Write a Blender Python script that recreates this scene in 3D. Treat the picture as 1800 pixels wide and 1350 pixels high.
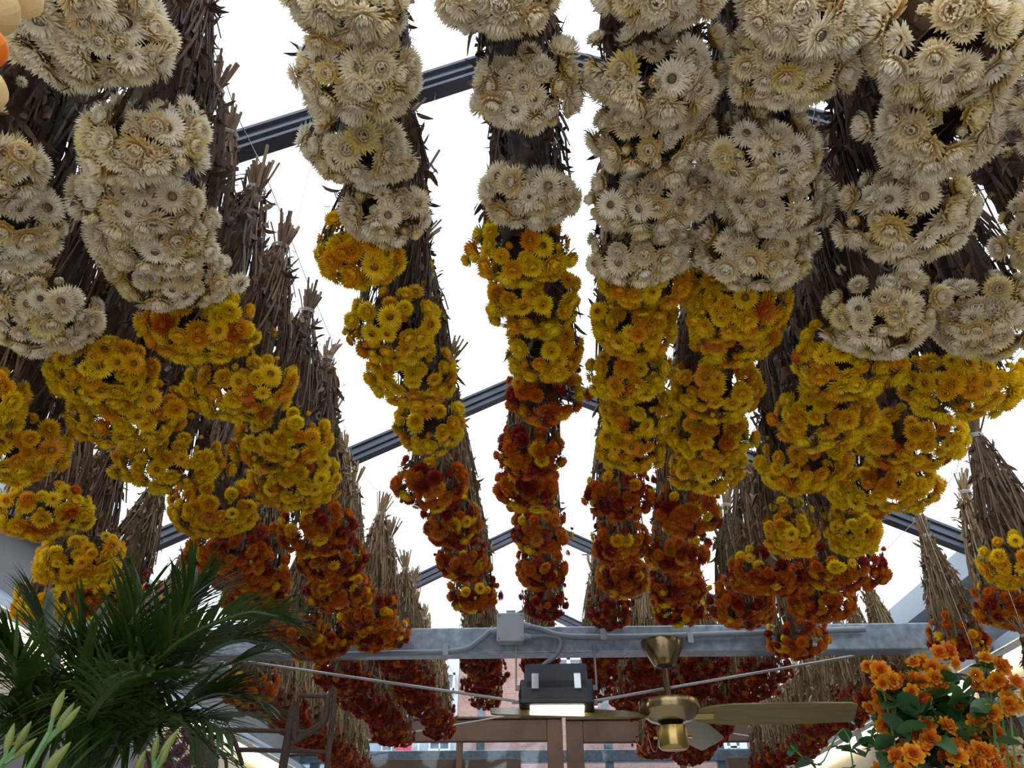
import bpy, bmesh, math, random
from mathutils import Vector, Matrix, Quaternion, noise

for o in list(bpy.data.objects):
    bpy.data.objects.remove(o, do_unlink=True)
S = bpy.context.scene
COL = S.collection
PI = math.pi
EYE = 1.6

# ------------------------------------------------------------------ camera, sky, exposure
F_PX = 1300.0
cam_d = bpy.data.cameras.new('camera'); cam = bpy.data.objects.new('camera', cam_d); COL.objects.link(cam)
cam_d.sensor_width = 36.0; cam_d.lens = 36.0 * F_PX / 1800.0
cam_d.clip_start = 0.02; cam_d.clip_end = 300
cam.location = (0, 0, EYE)
cam.rotation_euler = (math.radians(90 + 35.17), 0, math.radians(2.05))
S.camera = cam

W = bpy.data.worlds.new('overcast_sky'); S.world = W; W.use_nodes = True
bg = W.node_tree.nodes['Background']
bg.inputs['Color'].default_value = (0.86, 0.93, 1.0, 1); bg.inputs['Strength'].default_value = 1.0

S.view_settings.view_transform = 'Standard'; S.view_settings.look = 'None'
S.view_settings.gamma = 1.0; S.view_settings.use_curve_mapping = False
S.cycles.max_bounces = 6; S.cycles.diffuse_bounces = 3; S.cycles.glossy_bounces = 2; S.cycles.transmission_bounces = 4; S.cycles.transparent_max_bounces = 8
S.view_settings.exposure = 1.55

CAM_R = cam.rotation_euler.to_matrix()
def ray(px, py):
    return CAM_R @ Vector((px - 900.0, 675.0 - py, -F_PX))
def at_h(px, py, h):                 # the point of a level h above the eye
    r = ray(px, py); return Vector((0, 0, EYE)) + r * (h / r.z)
def at_y(px, py, Y):                 # the point in the transverse plane y = Y
    r = ray(px, py); return Vector((0, 0, EYE)) + r * (Y / r.y)

# ------------------------------------------------------------------ materials
MATS = {}
def new_mat(name):
    m = bpy.data.materials.new(name); m.use_nodes = True
    nt = m.node_tree; nt.nodes.clear()
    out = nt.nodes.new('ShaderNodeOutputMaterial')
    MATS[name] = m
    return m, nt, out
def N(nt, t, **kw):
    n = nt.nodes.new(t)
    for k, v in kw.items():
        setattr(n, k, v)
    return n
def L(nt, a, b): nt.links.new(a, b)
def ramp(nt, stops, fac=None, interp='LINEAR'):
    r = N(nt, 'ShaderNodeValToRGB'); cr = r.color_ramp; cr.interpolation = interp
    while len(cr.elements) < len(stops): cr.elements.new(0.5)
    for e, (p, c) in zip(cr.elements, stops):
        e.position = p; e.color = (*c, 1)
    if fac is not None: L(nt, fac, r.inputs['Fac'])
    return r.outputs['Color']
def mixc(nt, fac, a, b, blend='MIX'):
    m = N(nt, 'ShaderNodeMix', data_type='RGBA', blend_type=blend)
    for v, s in ((fac, m.inputs[0]), (a, m.inputs[6]), (b, m.inputs[7])):
        if isinstance(v, (int, float)): s.default_value = v
        elif isinstance(v, tuple): s.default_value = (*v, 1)
        else: L(nt, v, s)
    return m.outputs[2]

def plain(name, col, rough=0.5, metal=0.0, var=0.15, scale=12.0, spec=0.5, stretch=(1, 1, 1), bump=0.0, col2=None, detail=5.0):
    m, nt, out = new_mat(name)
    p = N(nt, 'ShaderNodeBsdfPrincipled')
    tc = N(nt, 'ShaderNodeTexCoord'); mp = N(nt, 'ShaderNodeMapping'); mp.inputs['Scale'].default_value = stretch
    L(nt, tc.outputs['Object'], mp.inputs['Vector'])
    nz = N(nt, 'ShaderNodeTexNoise'); nz.inputs['Scale'].default_value = scale; nz.inputs['Detail'].default_value = detail
    L(nt, mp.outputs['Vector'], nz.inputs['Vector'])
    c2 = col2 if col2 else tuple(min(1, c * (1 + var)) for c in col)
    c1 = tuple(c * (1 - var) for c in col)
    L(nt, ramp(nt, [(0.3, c1), (0.7, c2)], nz.outputs['Fac']), p.inputs['Base Color'])
    p.inputs['Roughness'].default_value = rough; p.inputs['Metallic'].default_value = metal
    p.inputs['Specular IOR Level'].default_value = spec
    if bump:
        b = N(nt, 'ShaderNodeBump'); b.inputs['Strength'].default_value = bump; b.inputs['Distance'].default_value = 0.005
        L(nt, nz.outputs['Fac'], b.inputs['Height']); L(nt, b.outputs['Normal'], p.inputs['Normal'])
    L(nt, p.outputs[0], out.inputs[0])
    return m
def emit(name, col, st):
    m, nt, out = new_mat(name); e = N(nt, 'ShaderNodeEmission')
    e.inputs[0].default_value = (*col, 1); e.inputs[1].default_value = st; L(nt, e.outputs[0], out.inputs[0]); return m

def petal_mat(name, tips, bases, inner, inner_amt, disk, scale_c, transl=0.48):
    """A strawflower head: attribute pt = (along bract, layer outside..inside, kind)."""
    m, nt, out = new_mat(name)
    at = N(nt, 'ShaderNodeAttribute', attribute_name='pt'); sp = N(nt, 'ShaderNodeSeparateColor'); L(nt, at.outputs['Color'], sp.inputs[0])
    oi = N(nt, 'ShaderNodeObjectInfo')
    tip = ramp(nt, tips, oi.outputs['Random']); base = ramp(nt, bases, oi.outputs['Random'])
    tr = N(nt, 'ShaderNodeMapRange'); tr.inputs[1].default_value = 0.05; tr.inputs[2].default_value = 0.75
    L(nt, sp.outputs[0], tr.inputs[0])
    c = mixc(nt, tr.outputs[0], base, tip)
    gi = N(nt, 'ShaderNodeMath', operation='MULTIPLY'); L(nt, sp.outputs[1], gi.inputs[0]); gi.inputs[1].default_value = inner_amt
    c = mixc(nt, gi.outputs[0], c, inner)
    k1 = N(nt, 'ShaderNodeMath', operation='GREATER_THAN'); L(nt, sp.outputs[2], k1.inputs[0]); k1.inputs[1].default_value = 0.25
    k2 = N(nt, 'ShaderNodeMath', operation='GREATER_THAN'); L(nt, sp.outputs[2], k2.inputs[0]); k2.inputs[1].default_value = 0.6
    k3 = N(nt, 'ShaderNodeMath', operation='GREATER_THAN'); L(nt, sp.outputs[2], k3.inputs[0]); k3.inputs[1].default_value = 0.85
    dr = ramp(nt, disk, oi.outputs['Random'])
    dk = mixc(nt, sp.outputs[0], dr, tuple(x * 0.45 for x in disk[0][1]))
    c = mixc(nt, k1.outputs[0], c, dk)
    c = mixc(nt, k2.outputs[0], c, scale_c)
    c = mixc(nt, k3.outputs[0], c, (0.10, 0.07, 0.035))
    p = N(nt, 'ShaderNodeBsdfPrincipled'); L(nt, c, p.inputs['Base Color'])
    p.inputs['Roughness'].default_value = 0.42; p.inputs['Specular IOR Level'].default_value = 0.35
    t = N(nt, 'ShaderNodeBsdfTranslucent'); L(nt, c, t.inputs[0])
    mx = N(nt, 'ShaderNodeMixShader'); mx.inputs[0].default_value = transl
    L(nt, p.outputs[0], mx.inputs[1]); L(nt, t.outputs[0], mx.inputs[2]); L(nt, mx.outputs[0], out.inputs[0])
    return m

petal_mat('white_petals',
          [(0, (0.86, 0.78, 0.58)), (0.5, (0.85, 0.71, 0.43)), (0.85, (0.83, 0.62, 0.28)), (0.98, (0.80, 0.64, 0.14))],
          [(0, (0.78, 0.58, 0.24)), (0.5, (0.74, 0.46, 0.10)), (0.9, (0.66, 0.36, 0.05))],
          (0.88, 0.82, 0.71), 0.75, [(0, (0.20, 0.13, 0.07)), (0.6, (0.36, 0.28, 0.17)), (1, (0.45, 0.19, 0.03))], (0.62, 0.38, 0.08))
petal_mat('yellow_petals',
          [(0, (0.86, 0.68, 0.015)), (0.45, (0.84, 0.58, 0.01)), (0.8, (0.82, 0.46, 0.008)), (0.98, (0.78, 0.28, 0.01))],
          [(0, (0.76, 0.48, 0.005)), (0.6, (0.74, 0.35, 0.004)), (1, (0.64, 0.20, 0.004))],
          (0.82, 0.50, 0.01), 0.5, [(0, (0.16, 0.08, 0.012)), (0.6, (0.35, 0.17, 0.01)), (1, (0.40, 0.22, 0.02))], (0.55, 0.30, 0.02))
petal_mat('orange_petals',
          [(0, (0.62, 0.095, 0.006)), (0.4, (0.60, 0.14, 0.006)), (0.75, (0.46, 0.038, 0.006)), (1, (0.62, 0.23, 0.008))],
          [(0, (0.54, 0.12, 0.005)), (0.5, (0.52, 0.10, 0.005)), (1, (0.56, 0.21, 0.006))],
          (0.62, 0.23, 0.010), 0.7, [(0, (0.45, 0.20, 0.02)), (1, (0.30, 0.12, 0.01))], (0.34, 0.07, 0.015))
petal_mat('red_petals',
          [(0, (0.26, 0.014, 0.010)), (0.4, (0.18, 0.010, 0.010)), (0.8, (0.33, 0.028, 0.010)), (1, (0.22, 0.013, 0.02))],
          [(0, (0.22, 0.02, 0.010)), (0.6, (0.16, 0.011, 0.008)), (1, (0.27, 0.04, 0.010))],
          (0.42, 0.06, 0.015), 0.5, [(0, (0.35, 0.12, 0.02)), (1, (0.22, 0.08, 0.02))], (0.30, 0.10, 0.05))
petal_mat('blossom_petals',
          [(0, (0.66, 0.33, 0.008)), (0.6, (0.62, 0.25, 0.008)), (1, (0.58, 0.15, 0.008))],
          [(0, (0.52, 0.10, 0.005)), (1, (0.46, 0.045, 0.005))],
          (0.50, 0.07, 0.008), 0.85, [(0, (0.6, 0.15, 0.02)), (1, (0.6, 0.2, 0.02))], (0.25, 0.35, 0.06))
petal_mat('mauve_petals',
          [(0, (0.42, 0.20, 0.26)), (1, (0.34, 0.15, 0.20))], [(0, (0.30, 0.13, 0.16)), (1, (0.24, 0.10, 0.13))],
          (0.40, 0.2, 0.24), 0.4, [(0, (0.2, 0.1, 0.1)), (1, (0.2, 0.1, 0.1))], (0.2, 0.12, 0.1))

def straw_mat():
    m, nt, out = new_mat('dried_straw')
    at = N(nt, 'ShaderNodeAttribute', attribute_name='pt'); sp = N(nt, 'ShaderNodeSeparateColor'); L(nt, at.outputs['Color'], sp.inputs[0])
    oi = N(nt, 'ShaderNodeObjectInfo')
    r = ramp(nt, [(0, (0.30, 0.24, 0.20)), (0.5, (0.75, 0.66, 0.56)), (1.0, (1.35, 1.2, 1.0))], sp.outputs[0])
    c = mixc(nt, 1.0, oi.outputs['Color'], r, 'MULTIPLY')
    p = N(nt, 'ShaderNodeBsdfPrincipled'); L(nt, c, p.inputs['Base Color']); p.inputs['Roughness'].default_value = 0.65
    p.inputs['Specular IOR Level'].default_value = 0.3
    t = N(nt, 'ShaderNodeBsdfTranslucent'); L(nt, c, t.inputs[0])
    mx = N(nt, 'ShaderNodeMixShader'); mx.inputs[0].default_value = 0.15
    L(nt, p.outputs[0], mx.inputs[1]); L(nt, t.outputs[0], mx.inputs[2]); L(nt, mx.outputs[0], out.inputs[0])
straw_mat()

def leaf_mat(name, c1, c2, transl=0.3, rough=0.4):
    m, nt, out = new_mat(name)
    oi = N(nt, 'ShaderNodeObjectInfo'); tc = N(nt, 'ShaderNodeTexCoord')
    nz = N(nt, 'ShaderNodeTexNoise'); nz.inputs['Scale'].default_value = 14; L(nt, tc.outputs['Object'], nz.inputs['Vector'])
    a = N(nt, 'ShaderNodeMath', operation='ADD'); L(nt, oi.outputs['Random'], a.inputs[0]); L(nt, nz.outputs['Fac'], a.inputs[1])
    b = N(nt, 'ShaderNodeMath', operation='MULTIPLY'); L(nt, a.outputs[0], b.inputs[0]); b.inputs[1].default_value = 0.6
    c = ramp(nt, [(0.1, c1), (0.9, c2)], b.outputs[0])
    p = N(nt, 'ShaderNodeBsdfPrincipled'); L(nt, c, p.inputs['Base Color']); p.inputs['Roughness'].default_value = rough
    t = N(nt, 'ShaderNodeBsdfTranslucent'); L(nt, c, t.inputs[0])
    mx = N(nt, 'ShaderNodeMixShader'); mx.inputs[0].default_value = transl
    L(nt, p.outputs[0], mx.inputs[1]); L(nt, t.outputs[0], mx.inputs[2]); L(nt, mx.outputs[0], out.inputs[0])
    return m
leaf_mat('palm_green', (0.016, 0.036, 0.006), (0.042, 0.085, 0.010), 0.25)
leaf_mat('leaf_green', (0.010, 0.038, 0.009), (0.03, 0.085, 0.018), 0.2)
leaf_mat('bud_green', (0.09, 0.12, 0.012), (0.17, 0.20, 0.025), 0.3)
leaf_mat('husk_cream', (0.66, 0.46, 0.20), (0.78, 0.60, 0.32), 0.4, 0.6)
leaf_mat('husk_orange', (0.75, 0.16, 0.01), (0.85, 0.26, 0.01), 0.35, 0.5)

def roof_mat():
    m, nt, out = new_mat('twinwall_polycarbonate')
    tc = N(nt, 'ShaderNodeTexCoord')
    wv = N(nt, 'ShaderNodeTexWave', wave_type='BANDS', bands_direction='Y', wave_profile='SIN'); wv.inputs['Scale'].default_value = 14.0
    L(nt, tc.outputs['Object'], wv.inputs['Vector'])
    c = ramp(nt, [(0.0, (0.80, 0.84, 0.87)), (0.35, (0.96, 0.98, 0.99)), (1, (0.97, 0.99, 1.0))], wv.outputs['Fac'])
    t = N(nt, 'ShaderNodeBsdfTranslucent'); L(nt, c, t.inputs[0])
    tp = N(nt, 'ShaderNodeBsdfTransparent'); L(nt, c, tp.inputs[0])
    gl = N(nt, 'ShaderNodeBsdfGlossy'); gl.inputs['Roughness'].default_value = 0.15
    m1 = N(nt, 'ShaderNodeMixShader'); m1.inputs[0].default_value = 0.55
    L(nt, t.outputs[0], m1.inputs[1]); L(nt, tp.outputs[0], m1.inputs[2])
    m2 = N(nt, 'ShaderNodeMixShader'); m2.inputs[0].default_value = 0.04
    L(nt, m1.outputs[0], m2.inputs[1]); L(nt, gl.outputs[0], m2.inputs[2]); L(nt, m2.outputs[0], out.inputs[0])
roof_mat()
def glass_mat():
    m, nt, out = new_mat('window_glass')
    tp = N(nt, 'ShaderNodeBsdfTransparent'); tp.inputs[0].default_value = (0.88, 0.93, 0.96, 1)
    gl = N(nt, 'ShaderNodeBsdfGlossy'); gl.inputs['Roughness'].default_value = 0.03
    fr = N(nt, 'ShaderNodeFresnel'); fr.inputs[0].default_value = 1.45
    mx = N(nt, 'ShaderNodeMixShader'); L(nt, fr.outputs[0], mx.inputs[0]); L(nt, tp.outputs[0], mx.inputs[1]); L(nt, gl.outputs[0], mx.inputs[2])
    L(nt, mx.outputs[0], out.inputs[0])
glass_mat()
def brick_mat():
    m, nt, out = new_mat('far_brick')
    tc = N(nt, 'ShaderNodeTexCoord'); mp = N(nt, 'ShaderNodeMapping'); mp.inputs['Rotation'].default_value = (PI / 2, 0, 0)
    L(nt, tc.outputs['Object'], mp.inputs['Vector'])
    b = N(nt, 'ShaderNodeTexBrick'); b.inputs['Scale'].default_value = 7
    b.inputs['Color1'].default_value = (0.30, 0.14, 0.11, 1); b.inputs['Color2'].default_value = (0.36, 0.19, 0.16, 1)
    b.inputs['Mortar'].default_value = (0.36, 0.27, 0.25, 1); b.inputs['Mortar Size'].default_value = 0.015
    L(nt, mp.outputs['Vector'], b.inputs['Vector'])
    p = N(nt, 'ShaderNodeBsdfPrincipled'); L(nt, b.outputs['Color'], p.inputs['Base Color']); p.inputs['Roughness'].default_value = 0.85
    L(nt, p.outputs[0], out.inputs[0])
brick_mat()

plain('rafter_alu', (0.065, 0.068, 0.082), 0.35, 0.6, 0.2, 8)
plain('galvanised', (0.23, 0.26, 0.30), 0.42, 0.55, 0.25, 30, detail=2)
plain('grey_plastic', (0.30, 0.315, 0.325), 0.5, 0, 0.06)
plain('grey_cable', (0.17, 0.185, 0.205), 0.45, 0, 0.06)
plain('black_alu', (0.012, 0.013, 0.016), 0.45, 0.0, 0.2)
plain('steel', (0.55, 0.55, 0.55), 0.3, 0.9, 0.1)
plain('wire_steel', (0.28, 0.26, 0.25), 0.4, 0.7, 0.1)
plain('brass', (0.42, 0.29, 0.10), 0.22, 0.95, 0.06, 4)
plain('chromed_brass', (0.34, 0.25, 0.13), 0.2, 0.95, 0.06, 4)
plain('blade_wood', (0.15, 0.105, 0.022), 0.35, 0.1, 0.2, 6, stretch=(1, 12, 1))
plain('window_wood', (0.085, 0.034, 0.012), 0.55, 0, 0.3, 7, stretch=(1, 1, 1), bump=0.2)
plain('pale_wood', (0.20, 0.10, 0.045), 0.6, 0, 0.25, 6)
plain('twine', (0.50, 0.44, 0.38), 0.8, 0, 0.15)
plain('floor_concrete', (0.56, 0.54, 0.51), 0.8, 0, 0.15, 3)
plain('wall_grey', (0.20, 0.20, 0.20), 0.6, 0, 0.05, 3)
plain('gutter_white', (0.36, 0.41, 0.47), 0.4, 0.1, 0.06, 3)
plain('reflector_white', (0.55, 0.51, 0.40), 0.35, 0.0, 0.04, 3)
plain('facade_white', (0.58, 0.60, 0.61), 0.8, 0, 0.06, 2)
plain('facade_grey', (0.17, 0.19, 0.24), 0.8, 0, 0.08, 2)
plain('facade_blue', (0.32, 0.36, 0.42), 0.8, 0, 0.08, 2)
plain('frame_white', (0.74, 0.75, 0.75), 0.5, 0, 0.03)
plain('dark_pane', (0.16, 0.19, 0.23), 0.08, 0, 0.2, 3)
plain('banner_red', (0.70, 0.05, 0.10), 0.6, 0, 0.05)
plain('branch_bark', (0.05, 0.026, 0.018), 0.75, 0, 0.3, 25, bump=0.4)
plain('terracotta', (0.42, 0.18, 0.09), 0.8, 0, 0.1)
plain('soil', (0.05, 0.035, 0.025), 0.95, 0, 0.3, 40)
plain('table_wood', (0.28, 0.17, 0.09), 0.6, 0, 0.2, 5, stretch=(6, 1, 1))
plain('street', (0.40, 0.39, 0.38), 0.85, 0, 0.15, 2)
plain('stalk_green', (0.06, 0.13, 0.03), 0.5, 0, 0.2)
emit('tube_light', (1.0, 0.86, 0.60), 2.6)
emit('flood_led', (1.0, 0.96, 0.84), 6.0)

# ------------------------------------------------------------------ helpers
def link(name, me, parent=None, loc=None):
    o = bpy.data.objects.new(name, me); COL.objects.link(o)
    if parent is not None: o.parent = parent
    if loc is not None: o.location = loc
    return o
def tag(o, label=None, cat=None, group=None, kind=None):
    if label: o['label'] = label
    if cat: o['category'] = cat
    if group: o['group'] = group
    if kind: o['kind'] = kind
    return o
def empty(name, loc=(0, 0, 0), label=None, cat=None, group=None, kind=None):
    o = bpy.data.objects.new(name, None); COL.objects.link(o); o.location = loc; o.empty_display_size = 0.05
    return tag(o, label, cat, group, kind)

class MB:
    def __init__(s): s.v = []; s.f = []; s.a = []; s.sm = []
    def add(s, vs, fs, a=(0, 0, 0), smooth=False):
        b = len(s.v); s.v += [tuple(v) for v in vs]
        s.a += ([a] * len(vs)) if not isinstance(a, list) else a
        s.f += [tuple(i + b for i in f) for f in fs]; s.sm += [smooth] * len(fs)
    def box(s, lo, hi, M=None):
        vs = [Vector((x, y, z)) for x in (lo[0], hi[0]) for y in (lo[1], hi[1]) for z in (lo[2], hi[2])]
        if M is not None: vs = [M @ v for v in vs]
        s.add(vs, [(0, 1, 3, 2), (4, 6, 7, 5), (0, 4, 5, 1), (2, 3, 7, 6), (0, 2, 6, 4), (1, 5, 7, 3)])
    def tube(s, pts, r, n=6, a=(0, 0, 0), caps=True):
        pts = [Vector(p) for p in pts]; k = len(pts)
        rs = r if isinstance(r, (list, tuple)) else [r] * k
        vs = []; up = Vector((0, 0, 1))
        d0 = (pts[1] - pts[0]).normalized()
        u = d0.orthogonal().normalized()
        for i, p in enumerate(pts):
            d = (pts[min(i + 1, k - 1)] - pts[max(i - 1, 0)])
            if d.length < 1e-9: d = d0
            d.normalize(); u = (u - d * u.dot(d))
            if u.length < 1e-6: u = d.orthogonal()
            u.normalize(); w = d.cross(u)
            for j in range(n):
                t = 2 * PI * j / n; vs.append(p + (u * math.cos(t) + w * math.sin(t)) * rs[i])
        fs = [(i * n + j, i * n + (j + 1) % n, (i + 1) * n + (j + 1) % n, (i + 1) * n + j) for i in range(k - 1) for j in range(n)]
        if caps: fs += [tuple(range(n - 1, -1, -1)), tuple((k - 1) * n + j for j in range(n))]
        s.add(vs, fs, a, True)
    def lathe(s, prof, n=32, c=(0, 0, 0)):
        vs = []; k = len(prof)
        for (r, z) in prof:
            for j in range(n):
                t = 2 * PI * j / n; vs.append((c[0] + r * math.cos(t), c[1] + r * math.sin(t), c[2] + z))
        fs = [(i * n + j, i * n + (j + 1) % n, (i + 1) * n + (j + 1) % n, (i + 1) * n + j) for i in range(k - 1) for j in range(n)]
        fs += [tuple(range(n - 1, -1, -1)), tuple((k - 1) * n + j for j in range(n))]
        s.add(vs, fs, (0, 0, 0), True)
    def extrude(s, prof, M0, M1):
        """close a 2-D profile (x,z) between two frames"""
        n = len(prof)
        vs = [M0 @ Vector((x, 0, z)) for x, z in prof] + [M1 @ Vector((x, 0, z)) for x, z in prof]
        fs = [(j, (j + 1) % n, n + (j + 1) % n, n + j) for j in range(n)] + [tuple(range(n - 1, -1, -1)), tuple(range(n, 2 * n))]
        s.add(vs, fs)
    def mesh(s, name, mat, attr=False, fix=True):
        me = bpy.data.meshes.new(name); me.from_pydata(s.v, [], s.f)
        me.polygons.foreach_set('use_smooth', s.sm)
        if attr:
            at = me.attributes.new('pt', 'FLOAT_COLOR', 'POINT')
            at.data.foreach_set('color', [c for a in s.a for c in (a[0], a[1], a[2], 1.0)])
        me.materials.append(MATS[mat])
        if fix:
            bm = bmesh.new(); bm.from_mesh(me); bmesh.ops.recalc_face_normals(bm, faces=bm.faces); bm.to_mesh(me); bm.free()
        if any(s.sm): me.set_sharp_from_angle(angle=math.radians(48))
        me.update(); return me
    def build(s, name, mat, parent=None, attr=False, loc=None, bevel=0.0):
        o = link(name, s.mesh(name, mat, attr), parent, loc)
        if bevel:
            b = o.modifiers.new('bevel', 'BEVEL'); b.width = bevel; b.segments = 2; b.limit_method = 'ANGLE'
        return o
def box_obj(name, lo, hi, mat, parent=None, bevel=0.0, M=None):
    m = MB(); m.box(lo, hi, M); return m.build(name, mat, parent, bevel=bevel)
def smooth_path(pts, n=8):
    """Catmull-Rom through points"""
    P = [Vector(p) for p in pts]; P = [P[0] * 2 - P[1]] + P + [P[-1] * 2 - P[-2]]; out = []
    for i in range(1, len(P) - 2):
        for k in range(n):
            t = k / n; a, b, c, d = P[i - 1], P[i], P[i + 1], P[i + 2]
            out.append(0.5 * ((2 * b) + (c - a) * t + (2 * a - 5 * b + 4 * c - d) * t * t + (3 * b - a - 3 * c + d) * t ** 3))
    out.append(P[-2]); return out

# ------------------------------------------------------------------ the greenhouse
RIDGE = EYE + 2.3; SLOPE = 0.50; HALF = 2.02; EAVE = RIDGE - SLOPE * HALF
Y0, Y1 = -0.46, 6.80
RAFT_Y = [-0.46, 1.35, 3.15, 4.96, 6.79]
tag(box_obj('floor', (-2.1, -0.5, -0.1), (2.1, 6.9, 0.0), 'floor_concrete'), kind='structure')
tag(box_obj('street', (-40, -40, -0.16), (40, 60, -0.1), 'street'), kind='structure')
for s, nm in ((-1, 'wall_left'), (1, 'wall_right')):
    tag(box_obj(nm, (min(s * 2.0, s * 2.1), Y0, 0), (max(s * 2.0, s * 2.1), Y1, EAVE - 0.10), 'wall_grey'), kind='structure')
ceiling = empty('ceiling', (0, 0, RIDGE), kind='structure')
ang = math.atan(SLOPE)
for s in (-1, 1):
    for i in range(4):
        ya, yb = RAFT_Y[i] + 0.0, RAFT_Y[i + 1] - 0.0
        m = MB(); n_ = Vector((s * math.sin(ang), 0, math.cos(ang)))
        a = Vector((0, 0, 0.0)); b = Vector((s * (HALF + 0.12), 0, -SLOPE * (HALF + 0.12)))
        vs = []
        for off in (0.0, 0.010):
            for p in (a, b):
                for y in (ya, yb):
                    vs.append(p + n_ * off + Vector((0, y, 0)))
        m.add(vs, [(0, 1, 3, 2), (4, 6, 7, 5), (0, 4, 5, 1), (2, 3, 7, 6), (0, 2, 6, 4), (1, 5, 7, 3)])
        m.build('roof_panel', 'twinwall_polycarbonate', ceiling)
RPROF = [(-0.030, 0.0), (0.030, 0.0), (0.030, -0.012), (0.018, -0.016), (0.018, -0.034), (0.026, -0.038), (0.026, -0.050), (0.014, -0.054),
         (0.014, -0.066), (0.024, -0.070), (0.024, -0.082), (-0.024, -0.082), (-0.024, -0.070), (-0.014, -0.066), (-0.014, -0.054),
         (-0.026, -0.050), (-0.026, -0.038), (-0.018, -0.034), (-0.018, -0.016), (-0.030, -0.012)]
for i, y in enumerate(RAFT_Y):
    ra = empty('rafter', (0, y, RIDGE), kind='structure')
    for s in (-1, 1):
        m = MB(); prof = [(x, z) for x, z in RPROF]
        d = Vector((s * math.cos(ang), 0, -math.sin(ang))); up = Vector((s * math.sin(ang), 0, math.cos(ang)))
        vs = []
        ln = HALF / math.cos(ang)
        for L_ in (0.0, ln):
            for x, z in prof:
                if L_ == 0.0:   # mitre at the ridge
                    vs.append(Vector((0, x, z / math.cos(ang))))
                else:
                    vs.append(d * L_ + up * z + Vector((0, x, 0)))
        n = len(prof)
        m.add(vs, [(j, (j + 1) % n, n + (j + 1) % n, n + j) for j in range(n)] + [tuple(range(n)), tuple(range(n, 2 * n))])
        m.build('rafter_bar', 'rafter_alu', ra)
tag(box_obj('ridge_bar', (-0.03, Y0, RIDGE - 0.05), (0.03, Y1, RIDGE - 0.005), 'rafter_alu'), kind='structure')
for s in (-1, 1):
    # eave gutter, the light trough below it and the fluorescent tubes
    x0, x1 = sorted((s * 1.90, s * 2.10))
    tag(box_obj('eave_gutter', (x0, Y0, EAVE - 0.10), (x1, Y1, EAVE + 0.02), 'gutter_white'), kind='structure')
    m = MB(); xa = s * 1.998; TZ = EYE + 0.86
    hood = [(0.0, 0.10), (-0.11, 0.035), (-0.115, 0.0), (-0.105, 0.0), (-0.10, 0.026), (0.0, 0.086)]
    FL = lambda y: Matrix.Translation((xa, y, TZ)) @ Matrix.Diagonal((s, 1, 1, 1))
    m.extrude(hood, FL(Y0), FL(Y1))
    tag(m.build('trim_1' if s < 0 else 'trim_2', 'gutter_white'), kind='structure')
    m = MB(); m.extrude([(0, .07), (-.006, .07), (-.006, -.22), (0, -.22)], FL(Y0), FL(Y1))
    tag(m.build('trim_5' if s < 0 else 'trim_6', 'reflector_white'), kind='structure')
side_word = {-1: 'palm side', 1: 'orange blossom side'}
for s in (-1, 1):
    for k in range(4):
        ya = 0.35 + k * 1.55
        t = empty('tube_lamp_offscreen' if k == 0 else 'tube_lamp', (s * 1.945, ya, EYE + 0.86),
                  '%s glowing tube lamp from the wooden windows, %s eave' % (['fourth', 'third', 'second', 'first'][k], side_word[s]), 'lamp', 'tube lamps under the %s eave' % side_word[s])
        m = MB(); m.tube([(0, 0.03, -0.030), (0, 1.47, -0.030)], 0.014, 10); m.build('tube', 'tube_light', t)
        m = MB(); m.box((-0.02, 0, -0.012), (0.02, 1.5, 0.050)); m.build('batten', 'frame_white', t)
        for e in (0.0, 1.47):
            m = MB(); m.box((-0.016, e, -0.047), (0.016, e + 0.03, -0.010)); m.build('lamp_holder', 'frame_white', t)

# tie beam with its conduit
BY = 3.25; BZ = EYE + 0.925
m = MB(); m.box((-2.0, BY - 0.045, BZ - 0.055), (2.0, BY + 0.045, BZ + 0.055))
tag(m.build('tie_beam', 'galvanised', bevel=0.006), kind='structure')
tag(box_obj('tie_beam', (-2.0, 6.74, EYE + 0.96), (2.0, 6.84, EYE + 1.05), 'galvanised', bevel=0.006), kind='structure')
# gable posts and glass
for i, px in enumerate((560, 845, 1068, 1262, 1480)):
    p = at_y(px, 1300, 6.79); top = RIDGE - abs(p.x) * SLOPE - 0.09
    tag(box_obj('gable_post', (p.x - 0.035, 6.76, 0), (p.x + 0.035, 6.82, top), 'galvanised'), kind='structure')
gl = MB(); gl.add([(-2, 6.80, 0.9), (2, 6.80, 0.9), (2, 6.80, EAVE), (0, 6.80, RIDGE - 0.08), (-2, 6.80, EAVE)], [(0, 1, 2, 3, 4)])
tag(gl.build('gable_glass', 'window_glass'), kind='structure')
tag(box_obj('wall_back', (-2.0, 6.72, 0), (2.0, 6.80, 0.9), 'pale_wood'), kind='structure')

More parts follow.
